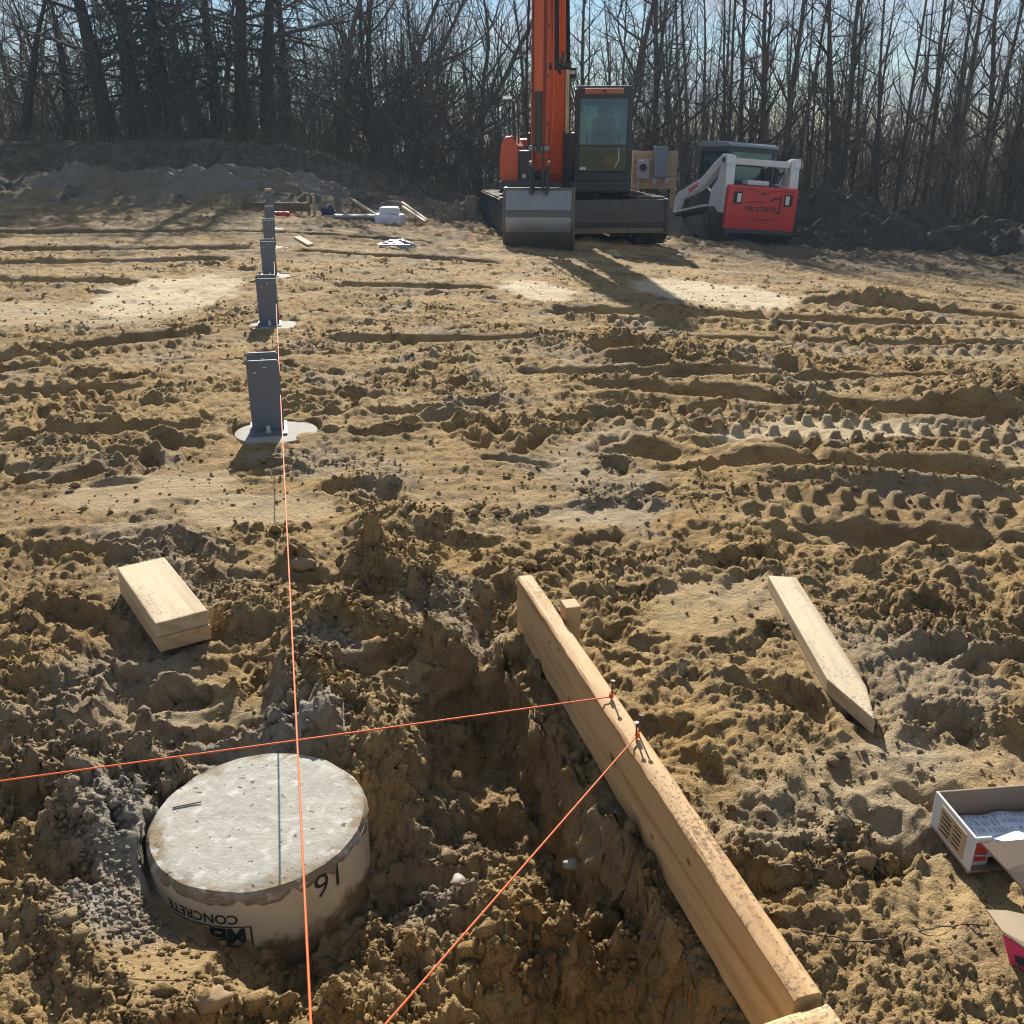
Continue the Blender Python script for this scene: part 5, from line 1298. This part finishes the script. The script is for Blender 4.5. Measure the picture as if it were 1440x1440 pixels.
# --- heaps of sand and topsoil
M_TOPSOIL = mat('dark_topsoil', (0.062, 0.050, 0.038), .95, var=.5, scale=8, bump=.03, bscale=12, dirt=.3, dcol=(.13, .11, .085), dscale=3, spec=.15)
M_GREYSAND = mat('grey_sand', (0.185, 0.162, 0.135), .95, var=.2, scale=5, bump=.015, bscale=20, dirt=.3, dcol=(.14, .12, .1), dscale=3, spec=.15)
M_TANSAND = mat('tan_sand', (0.16, 0.13, 0.095), .95, var=.25, scale=5, bump=.015, bscale=20, dirt=.3, dcol=(.09, .075, .06), dscale=3, spec=.15)
def heap(name, cx, cy, rx, ry, h, m, label, seed, cat, grp, lump=.35, z0=None):
    n = 74; a = np.linspace(-1.15, 1.15, n); U, V = np.meshgrid(a, a)
    X = U * rx; Y = V * ry
    r = np.hypot(U, V) + .22 * fbm(U * 1.6 + seed, V * 1.6, 3, seed)
    Z = h * np.where(r < 1, (1 - np.clip(r, 0, 1) ** 1.6), (1 - r) * 1.2) * (1 + lump * fbm(X * 2.2 + seed, Y * 2.2, 3, seed + 3))
    Z = Z + lump * .5 * h * (billow(X * 3.0, Y * 3.0, 3, seed + 5) - .3) * S((1.05 - r) / .3) + .06 * h * fbm(X * 12, Y * 12, 2, seed)
    Z = Z + h * (.22 * clodnoise(X * 2.6 + seed, Y * 2.6, 11) + .12 * clodnoise(X * 6 + seed, Y * 6, 12)) * S((1.08 - r) / .25)
    G = base(X + cx, Y + cy); g0 = float(base(np.array([cx]), np.array([cy]))[0]) if z0 is None else z0
    Z = Z + (G - g0) - .02
    Z = np.where(r > 1.08, Z - .35, Z)
    me = bpy.data.meshes.new(name); i = np.arange(n * n).reshape(n, n)
    me.from_pydata(np.stack([X, Y, Z], -1).reshape(-1, 3).tolist(), [], np.stack([i[:-1, :-1], i[:-1, 1:], i[1:, 1:], i[1:, :-1]], -1).reshape(-1, 4).tolist())
    me.polygons.foreach_set('use_smooth', [True] * len(me.polygons))
    o = link(name, me, None, m); o.location = (cx, cy, g0)
    return tag(o, label, cat, grp)
dark_heaps = [(1165, 290, 20.9, 1.7, 1.3, 1.0, 'tallest dark topsoil heap, right behind the track loader'), (1185, 330, 19.6, 1.2, .9, .62, 'dark lumpy topsoil heap beside the red tailgate of the track loader'),
    (1250, 345, 19.2, 1.2, .8, .5, 'dark topsoil heap second from the loader in the front of the ridge'), (1290, 320, 20.4, 1.3, .9, .65, 'dark topsoil heap in the back of the ridge, next to the tallest one'),
    (1345, 350, 18.9, 1.1, .8, .42, 'dark topsoil heap third from the loader in the front of the ridge'), (1395, 345, 19.8, 1.2, .9, .5, 'dark topsoil heap in the back of the ridge, far from the loader'),
    (1150, 340, 18.7, .7, .45, .3, 'low dark topsoil heap right in front of the lettered tailgate corner'), (1450, 362, 18.4, 1.2, .8, .5, 'low dark topsoil heap at the end of the ridge, before the grey heap')]
for i, (px, py, Y, rx, ry, h, lab) in enumerate(dark_heaps):
    q = AT(px, py, Y); heap('topsoil_heap', q.x, Y, rx, ry, h, M_TOPSOIL, lab, 20 + i, 'dirt heap', 'dark topsoil heaps', .42)
q = AT(1450, 335, 18.0); heap('gravel_heap', q.x + .5, 18.3, 1.2, .9, .55, M_GREYSAND, 'pale grey heap at the end of the dark topsoil ridge', 44, 'sand heap', None)
for i, (px, Y, rx, ry, h, m, lab) in enumerate([(105, 20.4, .8, .8, .34, M_GREYSAND, 'pale whitish sand heap at the foot of the bank, under the thick straight trunk'), (160, 20.3, .9, .8, .28, M_TANSAND, 'tan sand heap beside the whitish heap at the foot of the bank'),
                                             (305, 20.4, 1.9, 1.1, .30, M_GREYSAND, 'broad pale sand heap at the foot of the bank beyond the brackets'), (235, 20.2, 1.2, .8, .25, M_TANSAND, 'low brown heap between the tan heap and the broad pale heap'),
                                             (372, 20.6, 1.2, .9, .26, M_TANSAND, 'brown sandy heap behind the end of the bracket row'), (662, 18.6, .55, .5, .38, M_TANSAND, 'small sandy heap beside the left crawler of the excavator'), (430, 20.7, 1.0, .8, .22, M_GREYSAND, 'grey sand heap behind the white bags')]):
    q = AT(px, 280, Y); heap('sand_heap', q.x, Y, rx, ry, h, m, lab, 60 + i, 'sand heap', 'sand heaps along the bank', .75)
q = AT(940, 295, 19.6); heap('topsoil_heap', q.x, 19.6, .8, .5, .35, M_GREYSAND, 'small stony heap in front of the power panel posts', 81, 'dirt heap', None, .9)

# --- building materials at the far end
W_OLD = wood('old_board', (0.20, 0.13, 0.075), (0.12, 0.075, 0.04), rings=14)
def far_board():
    a = AT(340, 300, 17.2); b = AT(437, 301, 17.0)
    root = empty('batter_board', ((a.x + b.x) / 2, 17.1, gz((a.x + b.x) / 2, 17.1)), math.atan2(-.2, b.x - a.x), 'brown batter board on stakes behind the far end of the bracket row', 'batter board', 'batter boards')
    L = b.x - a.x
    MB().box((0, 0, .10), (L, .04, .14)).build('plank', W_OLD, root, bevel=.004)
    for x in (-L * .46, L * .47, L * .47 + .1): MB().box((x, .045, .06), (.045, .045, .42)).build('stake', W_PALE if x > 0 else W_OLD, root, bevel=.004)
far_board()
def far_things():
    q = AT(396, 306, 16.2); g = gz(q.x, 16.2)
    o = MB().prism(rounded(-.14, 0, .14, .09, .035), -.05, .05, 'y').build('tool_case', M_REDP, None, bevel=.012); o.location = (q.x, 16.2, g); tag(o, 'small red tool case on the ground behind the brackets', 'tool case')
    MB().tube([(-.05, 0, .088), (-.04, 0, .12), (.04, 0, .12), (.05, 0, .088)], .008, 6).build('handle', M_BLACK, o)
    # white bags
    M_BAG = mat('white_bag', (.66, .66, .72), .6, var=.1, scale=6, bump=.02, bscale=8)
    def bag(px, Y, zoff, L, W, H, rz, label, seed):
        q = AT(px, 300, Y); g = gz(q.x, Y)
        bm = bmesh.new(); bmesh.ops.create_icosphere(bm, subdivisions=4, radius=1)
        for v in bm.verts:
            x, y, z = v.co; f = lambda t: math.copysign(abs(t) ** .38, t)
            n_ = float(fbm(np.array([x * 1.7 + seed]), np.array([y * 1.7 + z]), 3, 4)[0])
            v.co = (f(x) * L / 2 * (1 + .1 * n_), f(y) * W / 2 * (1 + .1 * n_), f(z) * H / 2 * (1 + .2 * n_))
        me = bpy.data.meshes.new('white_bag'); bm.to_mesh(me); bm.free(); me.polygons.foreach_set('use_smooth', [True] * len(me.polygons))
        o = link('white_bag', me, None, M_BAG); o.location = (q.x, Y, g + zoff + H / 2); o.rotation_euler = (0, 0, rz); tag(o, label, 'bag', 'white bags')
    bag(538, 16.2, 0, .26, .4, .19, .1, 'white bag in the bottom row of the small bag stack, beside the plank pile', 1)
    bag(557, 16.2, 0, .26, .4, .19, -.1, 'white bag in the bottom row of the small bag stack, beside the loose sticks', 5)
    bag(548, 16.25, .17, .32, .36, .13, .0, 'white bag lying on top of the small bag stack', 9)
    # plank pile
    q = AT(490, 298, 16.6); g = gz(q.x, 16.6)
    M_SHEET = mat('pale_sheet', (.38, .38, .37), .5, var=.1)
    for i, (dx, dy, dz, L, W, rz, m, lab) in enumerate([(0, 0, .0, .95, .35, .06, W_OLD, 'dark board at the bottom of the plank pile beside the white bags'), (.02, .0, .045, .85, .26, -.04, M_SHEET, 'pale sheet lying on the dark board beside the white bags')]):
        o = MB().box((0, 0, .02), (L, W, .04)).build('building_board', m, None, bevel=.004); o.location = (q.x + dx, 16.6 + dy, g + dz + .02); o.rotation_euler = (0, 0, rz); tag(o, lab, 'board')
    bm = bmesh.new(); bmesh.ops.create_icosphere(bm, subdivisions=3, radius=1)
    for v in bm.verts: v.co *= 1 + .5 * float(fbm(np.array([v.co.x * 2]), np.array([v.co.y + v.co.z * 2]), 2, 8)[0]); v.co.x *= .12; v.co.y *= .1; v.co.z *= .09
    me = bpy.data.meshes.new('tool_bag'); bm.to_mesh(me); bm.free()
    o = link('tool_bag', me, None, mat('navy_bag', (.02, .03, .07), .7)); o.location = (q.x - .33, 16.6, g + .16); tag(o, 'small dark blue bag on the plank pile', 'bag')
    for i, (p0, p1, Y0, Y1, lab) in enumerate([((496, 281), (530, 288), 17.0, 16.6, 'pale stick leaning over the plank pile toward the white bags'), ((565, 285), (600, 297), 17.2, 16.5, 'upper of two loose sticks slanting down beside the white bags'), ((566, 291), (597, 300), 17.0, 16.3, 'lower of two loose sticks slanting down beside the white bags')]):
        a = AT(*p0, Y0); b = AT(*p1, Y1)
        a.z = max(a.z, gz(a.x, a.y) + .05); b.z = max(min(b.z, gz(b.x, b.y) + .1), gz(b.x, b.y) + .03)
        L = (b - a).length; o = MB().box((0, 0, 0), (L, .05, .04)).build('lumber_stick', W_PALE, None, bevel=.003); place_x(o, a, b); tag(o, lab, 'stick', 'loose sticks')
    # plastic heap
    q = AT(558, 336, 12.3); 
    M_FILM = mat('grey_film', (.15, .17, .21), .4, var=.25, scale=9, bump=.03, bscale=9)
    heap('plastic_sheet', q.x, 12.3, .32, .3, .11, M_FILM, 'crumpled grey blue plastic sheet lying on the mud', 90, 'plastic sheet', None, 1.0)
    o = MB().box((0, 0, .012), (.38, .08, .022)).build('lumber_offcut', W_PALE, None, bevel=.002); o.location = (q.x + .02, 11.9, gz(q.x, 11.9) + .03); tag(o, 'pale slat on the mud in front of the plastic sheet', 'slat')
    q = AT(427, 342, 11.5); o = MB().box((0, 0, .02), (.26, .09, .03)).build('lumber_offcut', W_PALE, None, bevel=.002); o.location = (q.x, 11.5, gz(q.x, 11.5) + .05); o.rotation_euler = (0.1, .3, -.7); tag(o, 'small wood scrap tilted in the mud between the brackets and the plastic sheet', 'wood scrap')
far_things()
# ---------------------------------------------------------------- the wood behind the site
M_BARK = mat('grey_bark', (0.105, 0.082, 0.062), .9, var=.35, scale=3, bump=.012, bscale=14, spec=.2, stretch=(6, 6, 1))
M_TWIGS = mat('twig_bark_dark', (0.085, 0.063, 0.048), .9, var=.3, scale=3, spec=.2)
M_PINEBARK = mat('pine_bark', (0.055, 0.045, 0.038), .95, var=.4, scale=3, bump=.03, bscale=10, spec=.15, stretch=(5, 5, 1.2))
M_NEEDLE = mat('pine_needles', (0.030, 0.045, 0.022), .7, var=.4, scale=2, spec=.3)
M_BRUSH = mat('dry_brush', (0.11, 0.085, 0.06), .9, var=.4, scale=1.5, spec=.2)
M_GRASS = mat('dry_grass', (0.12, 0.095, 0.06), .9, var=.4, scale=1.2, spec=.2)
M_LEAF = mat('dead_leaves', (0.16, 0.105, 0.055), .8, var=.5, scale=2, spec=.25)

def tubes_mesh(name, tubes):
    """tubes: list of (points Nx3, radii N, sides) -> one mesh"""
    VV, FF = [], []; off = 0
    for pts, rad, k in tubes:
        n = len(pts)
        t = np.gradient(pts, axis=0); t /= np.linalg.norm(t, axis=1)[:, None] + 1e-9
        ref = np.array([0, 0, 1.0]) if abs(t[0, 2]) < .85 else np.array([1.0, 0, 0])
        u = np.cross(t, ref); u /= np.linalg.norm(u, axis=1)[:, None] + 1e-9
        w = np.cross(t, u)
        a = np.arange(k) * 2 * np.pi / k
        V = pts[:, None] + rad[:, None, None] * (u[:, None] * np.cos(a)[None, :, None] + w[:, None] * np.sin(a)[None, :, None])
        VV.append(V.reshape(-1, 3))
        i = np.arange(n - 1)[:, None] * k; j = np.arange(k)[None]; j2 = (j + 1) % k
        F = np.stack([i + j, i + j2, i + k + j2, i + k + j], -1).reshape(-1, 4) + off
        FF.append(F); off += n * k
    V = np.concatenate(VV).astype(np.float32); F = np.concatenate(FF)
    me = bpy.data.meshes.new(name)
    me.vertices.add(len(V)); me.vertices.foreach_set('co', V.ravel())
    me.loops.add(F.size); me.loops.foreach_set('vertex_index', F.ravel().astype(np.int32))
    me.polygons.add(len(F)); me.polygons.foreach_set('loop_start', np.arange(0, F.size, 4, dtype=np.int32))
    me.polygons.foreach_set('use_smooth', np.ones(len(F), bool))
    me.update(calc_edges=True)
    return me

def limb(r, p, d, L, r0, n, wob, lift, tip=.25):
    pts = [np.array(p, float)]; d = np.array(d, float); d /= np.linalg.norm(d)
    for i in range(n):
        d = d + r.randn(3) * wob + np.array([0, 0, lift]); d /= np.linalg.norm(d)
        pts.append(pts[-1] + d * L / n)
    return np.array(pts), r0 * (1 - (1 - tip) * np.linspace(0, 1, n + 1) ** .9)

def bare_tree(seed, H, r0, first, nb, ang, blen, lean=(0, 0), wob=.035, sub=5, twig=4, stems=1, lift=.05):
    r = np.random.RandomState(seed)
    trunk, br = [], []
    for sidx in range(stems):
        a0 = r.rand() * 6.28
        d = np.array([lean[0] + (.28 * math.cos(a0) if stems > 1 else 0), lean[1] + (.28 * math.sin(a0) if stems > 1 else 0), 1.0])
        pts, rad = limb(r, (0.06 * math.cos(a0) * (stems > 1), .06 * math.sin(a0) * (stems > 1), -.25), d, H * (1 if sidx == 0 else .8), r0 * (1 if sidx == 0 else .75), 16, wob, .012 if stems == 1 else .03, .12)
        rad[0] *= 1.35
        trunk.append((pts, rad, 9))
        for b in range(nb):
            t = first + (1 - first) * (b + r.rand()) / nb
            i = min(int(t * 16), 15); f = t * 16 - i
            p = pts[i] * (1 - f) + pts[i + 1] * f; rr = rad[i]
            az = b * 2.4 + r.rand() * 1.2; e = ang + .25 * r.randn()
            L = blen * (1.15 - .75 * t) * (.6 + .7 * r.rand())
            dv = (math.cos(az) * math.cos(e), math.sin(az) * math.cos(e), math.sin(e))
            bp, brd = limb(r, p, dv, L, min(rr * .55, .012 + .02 * L), 7, .12, lift, .2)
            br.append((bp, brd, 5))
            for s in range(sub):
                tt = .2 + .75 * (s + r.rand()) / sub; k = min(int(tt * 7), 6)
                dd = bp[k + 1] - bp[k]; dd = dd / np.linalg.norm(dd) + r.randn(3) * .6
                sp_, sr = limb(r, bp[k], dd, L * (.35 + .3 * r.rand()), brd[k] * .6, 5, .15, lift, .3)
                br.append((sp_, sr, 4))
                for q in range(twig):
                    k2 = min(int((.15 + .8 * (q + r.rand()) / twig) * 5), 4)
                    dd = sp_[k2 + 1] - sp_[k2]; dd = dd / (np.linalg.norm(dd) + 1e-9) + r.randn(3) * .7
                    tp, tr = limb(r, sp_[k2], dd, L * (.14 + .18 * r.rand()), max(sr[k2] * .6, .0035), 3, .2, lift, .5)
                    br.append((tp, tr, 3))
    return tubes_mesh('trunk', trunk), tubes_mesh('branches', br)

def pine_tree(seed, H, r0):
    r = np.random.RandomState(seed)
    pts, rad = limb(r, (0, 0, -.25), (r.randn() * .03, r.randn() * .03, 1), H, r0, 16, .015, .01, .1)
    br = []; tips = []
    for b in range(52):
        t = .14 + .84 * (b + r.rand()) / 52; i = min(int(t * 16), 15); p = pts[i] + (pts[i + 1] - pts[i]) * (t * 16 - i)
        az = b * 2.4 + r.rand(); L = (2.6 * (1.05 - t) + .5) * (.6 + .6 * r.rand()); e = -.12 + .3 * t + .15 * r.randn()
        bp, brd = limb(r, p, (math.cos(az) * math.cos(e), math.sin(az) * math.cos(e), math.sin(e)), L, .012 + .014 * L, 7, .10, -.02, .25)
        br.append((bp, brd, 5))
        for s in range(9):
            tt = .25 + .74 * (s + r.rand()) / 9; k = min(int(tt * 7), 6)
            dd = bp[k + 1] - bp[k]; dd = dd / np.linalg.norm(dd) + r.randn(3) * np.array([.7, .7, .25])
            sp_, sr = limb(r, bp[k], dd, L * (.18 + .2 * r.rand()) + .1, brd[k] * .5, 4, .12, -.01, .4)
            br.append((sp_, sr, 3))
            if r.rand() < .75:
                for q in range(1, 5): tips.append((sp_[q], sp_[q] - sp_[q - 1]))
    V, F = [], []
    for (p, d) in tips:
        d = d / (np.linalg.norm(d) + 1e-9)
        for q in range(9):
            o = d * .6 + r.randn(3) * .75; o /= np.linalg.norm(o); ln = .10 + .06 * r.rand()
            w = np.cross(o, r.randn(3)); w /= np.linalg.norm(w); w *= .007
            n = len(V); V += [p - w, p + w, p + o * ln]; F.append((n, n + 1, n + 2))
    me = bpy.data.meshes.new('needles'); me.from_pydata([tuple(v) for v in V], [], F)
    return tubes_mesh('trunk', [(pts, rad, 10)]), tubes_mesh('branches', br), me

PROTO = {}
def species(key, name, meshes):
    for nm, me, m in meshes: me.materials.append(m)
    PROTO[key] = (name, meshes)
for k in range(4):
    t, b = bare_tree(100 + k, 7.6 + k * .4, .055 + .010 * k, .14, 26, .78, 1.25, (.03 * (k - 1.5), 0), .022, 4, 5)
    species('pole%d' % k, 'slender_tree', [('trunk', t, M_BARK), ('branches', b, M_TWIGS)])
for k in range(2):
    t, b = bare_tree(140 + k, 5.6, .035, .10, 18, .85, .9, (.08 * (1 - 2 * k), 0), .035, 3, 2)
    species('sap%d' % k, 'sapling', [('trunk', t, M_BARK), ('branches', b, M_TWIGS)])
for k in range(3):
    t, b = bare_tree(160 + k, 6.8, .11, .14, 13, .55, 2.8, (.35 * (1, .55, -.4)[k], .1), .075, 6, 5, 2, .07)
    species('spread%d' % k, 'spreading_tree', [('trunk', t, M_BARK), ('branches', b, M_TWIGS)])
for k in range(2):
    t, b = bare_tree(180 + k, 6.6, .24, .25, 18, .25, 2.6, (-.10 + .06 * k, 0), .03, 6, 5, 1, .02)
    species('big%d' % k, 'old_tree', [('trunk', t, M_PINEBARK), ('branches', b, M_TWIGS)])
for k in range(2):
    t, b, nd = pine_tree(190 + k, 7.5, .19)
    species('pine%d' % k, 'pine_tree', [('trunk', t, M_PINEBARK), ('branches', b, M_TWIGS), ('needles', nd, M_NEEDLE)])

def tree(key, x, y, sc, rz, label, group, tilt=(0, 0)):
    name, meshes = PROTO[key]
    z = float(base(np.array([x]), np.array([y]))[0])
    o = empty(name, (x, y, z - .08), 0, label, 'tree', group)
    o.rotation_euler = (tilt[0], tilt[1], rz); o.scale = (sc, sc, sc)
    for nm, me, m in meshes: link(nm, me, o)
    return o
rt = random.Random(12)
def edge(px): return 23.2 + 1.4 * (720 - px) / 720 if px < 720 else 23.2 - 1.0 * (px - 720) / 720
def X_at(px, Y): return (px - 720) / FPX * (Y * CP + .41)
# trees that can be told apart in the photograph
HERO = [(45, 24.6, 'big0', .62, 'old dark trunk leaning away from the straight trunks at the end of the bank', (0, -.16)), (110, 25.0, 'big1', .62, 'crooked dark trunk beside the leaning one on the bank', (0, -.12)),
        (163, 24.4, 'big1', 1.0, 'thick straight dark trunk rising behind the whitish sand heap', (0, 0.02)), (207, 24.8, 'big0', 1.02, 'thick dark forked-looking trunk next to the thickest straight one', (0, .05)),
        (352, 24.6, 'big1', .95, 'tall dark trunk behind the far end of the bracket row', (0, .05)), (383, 25.0, 'big0', .9, 'dark trunk standing close behind its twin past the bracket row', (0, .08)),
        (255, 25.6, 'pine0', .95, 'dark pine with drooping needled boughs on the bank', (0, 0)), (315, 26.2, 'pine1', .9, 'shaggy pine behind the twin dark trunks', (0, 0)), (410, 26.5, 'pine0', .75, 'smaller pine thick with needles right of the twin trunks', (0, 0)), (230, 27.5, 'pine1', 1.0, 'pine half hidden behind the thick straight trunks', (0, 0)),
        (470, 24.6, 'spread0', .95, 'bare tree with stems sweeping sideways behind the white bags', (0, .1)), (520, 25.2, 'spread1', .9, 'bare many-stemmed tree over the loose sticks', (0, .16)), (575, 24.4, 'spread0', .85, 'bare tree whose stems lean far toward the excavator', (0, .22)), (620, 25.6, 'spread1', 1.0, 'tangled bare tree beside the excavator mirror', (0, .25)), (675, 26.0, 'spread2', .9, 'arching bare tree behind the excavator body', (0, .1)), (540, 27, 'spread2', 1, 'bare spreading tree deep behind the sweeping stems', (0, .1)),
        (840, 24.8, 'spread1', 1.1, 'bare forking tree right behind the excavator cab', (0, -.05))]
for (px, Y, key, sc, lab, tilt) in HERO:
    tree(key, X_at(px, Y), Y, sc, rt.uniform(0, 6.28) if key[:2] not in ('sp',) else rt.uniform(-.4, .4), lab, 'large trees along the bank' if px < 700 else 'bare trees behind the machines', tilt)
POLE_L = 'slender bare tree in the dense wood behind the machines'
for px in (945, 970, 1028, 1040, 1100, 1165, 1178, 1222, 1235, 1262, 1285, 1325, 1335, 1410, 1420, 1375, 915, 1070, 1135, 1200, 1300, 1440, 1475):
    Y = edge(px) + rt.uniform(0, 2.2); tree('pole%d' % rt.randrange(4), X_at(px, Y), Y, rt.uniform(.75, 1.15), rt.uniform(0, 6.28), POLE_L, 'slender trees of the wood', (rt.gauss(0, .03), rt.gauss(0, .04)))
for i in range(52):
    px = rt.uniform(690, 1620); Y = edge(px) + .5 + 14 * rt.random() ** 1.2
    tree('pole%d' % rt.randrange(4), X_at(px, Y), Y, rt.uniform(.6, 1.05), rt.uniform(0, 6.28), POLE_L, 'slender trees of the wood', (rt.gauss(0, .04), rt.gauss(0, .05)))
for i in range(30):
    px = rt.uniform(-220, 700); Y = edge(px) + 1.5 + 13 * rt.random()
    key = rt.choice(['pole1', 'spread0', 'spread1', 'spread2', 'spread1'])
    tree(key, X_at(px, Y), Y, rt.uniform(.6, .95), rt.uniform(0, 6.28), 'bare tree in the tangle behind the large trunks on the bank', 'bare trees behind the bank', (rt.gauss(0, .05), rt.gauss(.10, .12)))
for i in range(36):
    px = rt.uniform(430, 1600); Y = edge(px) + .3 + 7 * rt.random()
    tree('sap%d' % rt.randrange(2), X_at(px, Y), Y, rt.uniform(.55, 1.05), rt.uniform(0, 6.28), 'thin bare sapling at the edge of the wood', 'saplings at the wood edge', (rt.gauss(0, .06), rt.gauss(0, .08)))

# undergrowth
def thicket():
    r = np.random.RandomState(77); T = []
    n = 9500
    for i in range(n):
        px = -250 + 1950 * r.rand(); Y = edge(px) - .3 + (16 * r.rand() ** 1.6)
        x = X_at(px, Y)
        h = (.5 + (2.4 if px > 640 else 1.9) * r.rand() ** 1.4) * (1 + .05 * (Y - 23)) * (1.0 if px > 640 else .72)
        d = np.array([r.randn() * .25, r.randn() * .25, 1]); d /= np.linalg.norm(d)
        m = np.array([r.randn() * .12, r.randn() * .12, 0]) * h
        p0 = np.array([x, Y, 0.0]); 
        T.append((p0, d, h, m, .0035 + .006 * r.rand()))
    P0 = np.array([t[0] for t in T]); P0[:, 2] = base(P0[:, 0], P0[:, 1]) - .05
    tub = []
    for i, t in enumerate(T):
        a = P0[i]; b = a + t[1] * t[2] * .5 + t[3] * .5; c = a + t[1] * t[2] + t[3] * 1.5
        tub.append((np.array([a, b, c]), np.array([t[4], t[4] * .8, t[4] * .35]), 3))
        for q in range(3):
            f = .35 + .6 * r.rand(); p = a + (c - a) * f; e = p + (t[1] * .6 + r.randn(3) * .6) * t[2] * .28
            tub.append((np.array([p, e]), np.array([t[4] * .6, t[4] * .3]), 3))
    me = tubes_mesh('undergrowth', tub)
    o = link('undergrowth', me, None, M_BRUSH)
    tag(o, 'tangle of bare brush stems along the foot of the wood', 'undergrowth', kind='stuff')
thicket()
def blades(name, n, m, label, cat, fn, seed):
    r = np.random.RandomState(seed)
    p, d, w = fn(r, n)
    s = np.cross(d, r.randn(n, 3)); s /= np.linalg.norm(s, axis=1)[:, None]; s *= w[:, None]
    V = np.stack([p - s, p + s, p + d + s * .7, p + d - s * .7], 1).reshape(-1, 3).astype(np.float32)
    F = np.arange(4 * n).reshape(n, 4)
    me = bpy.data.meshes.new(name)
    me.vertices.add(len(V)); me.vertices.foreach_set('co', V.ravel()); me.loops.add(F.size); me.loops.foreach_set('vertex_index', F.ravel().astype(np.int32))
    me.polygons.add(n); me.polygons.foreach_set('loop_start', np.arange(0, F.size, 4, dtype=np.int32)); me.update(calc_edges=True)
    return tag(link(name, me, None, m), label, cat, kind='stuff')
def grass_fn(r, n):
    px = -250 + 1950 * r.rand(n); e = np.where(px < 720, 23.2 + 1.4 * (720 - px) / 720, 23.2 - (px - 720) / 720)
    Y = e - 1.2 + 3.2 * r.rand(n) ** 1.2; X = (px - 720) / FPX * (Y * CP + .41)
    k = fbm(X * .9, Y * .9, 2, 15); h = np.clip(.12 + .7 * r.rand(n) * (k + .35), .06, .8)
    p = np.stack([X, Y, base(X, Y) - .03], -1); d = np.stack([r.randn(n) * .22, r.randn(n) * .22, np.ones(n)], -1) * h[:, None]
    return p, d, .004 + .004 * r.rand(n)
blades('dry_grass', 11000, M_GRASS, 'dry tan grass and weeds along the foot of the wood', 'dry grass', grass_fn, 5)
def leaf_fn(r, n):
    px = -250 + 1950 * r.rand(n); e = np.where(px < 720, 23.2 + 1.4 * (720 - px) / 720, 23.2 - (px - 720) / 720)
    Y = e - .3 + 5 * r.rand(n) ** 1.3; X = (px - 720) / FPX * (Y * CP + .41)
    z = base(X, Y) + 2.2 * r.rand(n) ** 2 + .03; o = r.randn(n, 3); o /= np.linalg.norm(o, axis=1)[:, None]
    return np.stack([X, Y, z], -1), o * (.03 + .035 * r.rand(n))[:, None], .012 + .014 * r.rand(n)
blades('dead_leaves', 7000, M_LEAF, 'withered brown leaves clinging to the brush at the wood edge', 'dead leaves', leaf_fn, 6)
def far_wood():
    r = np.random.RandomState(31); tub = []
    n = 1500
    Y = 36 + 26 * r.rand(n); px = -500 + 2500 * r.rand(n); X = (px - 720) / FPX * (Y * CP + .41)
    Z = base(X, np.clip(Y, 0, 60)) - .2
    for i in range(n):
        h = 4 + 4 * r.rand() if r.rand() < .2 else 1.0 + 2.2 * r.rand(); q = .02 + .05 * r.rand() if h > 4 else .012 + .012 * r.rand()
        a = np.array([X[i], Y[i], Z[i]]); l = r.randn(3) * .07; l[2] = 1
        b = a + l * h * .5; c = a + (l + r.randn(3) * .05) * h
        tub.append((np.array([a, b, c]), np.array([q, q * .75, q * .3]), 4))
        for k in range(7):
            f = .15 + .8 * r.rand(); p = a + (c - a) * f; e = p + np.array([r.randn() * .5, r.randn() * .5, .55 + .3 * r.rand()]) * (.5 + .10 * h)
            tub.append((np.array([p, e]), np.array([.011, .005]), 3))
    o = link('far_wood', tubes_mesh('far_wood', tub), None, M_TWIGS)
    tag(o, 'far bare woodland reading as one grey mass', 'woodland', kind='stuff')
far_wood()

# added scattering volume, stands in for veiling glare in the lens
def glare_haze():
    o = MB().box((0, 33, 4.6), (150, 70, 12.8)).build('glare_haze', None, None)
    o.data.materials.clear()
    m = bpy.data.materials.new('glare_haze'); m.use_nodes = True; n = m.node_tree.nodes; n.clear()
    v = n.new('ShaderNodeVolumePrincipled'); v.inputs['Color'].default_value = (.55, .78, 1.0, 1); v.inputs['Density'].default_value = GLARE_HAZE; v.inputs['Anisotropy'].default_value = .1
    out = n.new('ShaderNodeOutputMaterial'); m.node_tree.links.new(v.outputs[0], out.inputs['Volume'])
    o.data.materials.append(m)
    tag(o, 'added bluish volume imitating camera glare over the site', 'glare_haze', kind='stuff')
GLARE_HAZE = 0.0012
glare_haze()
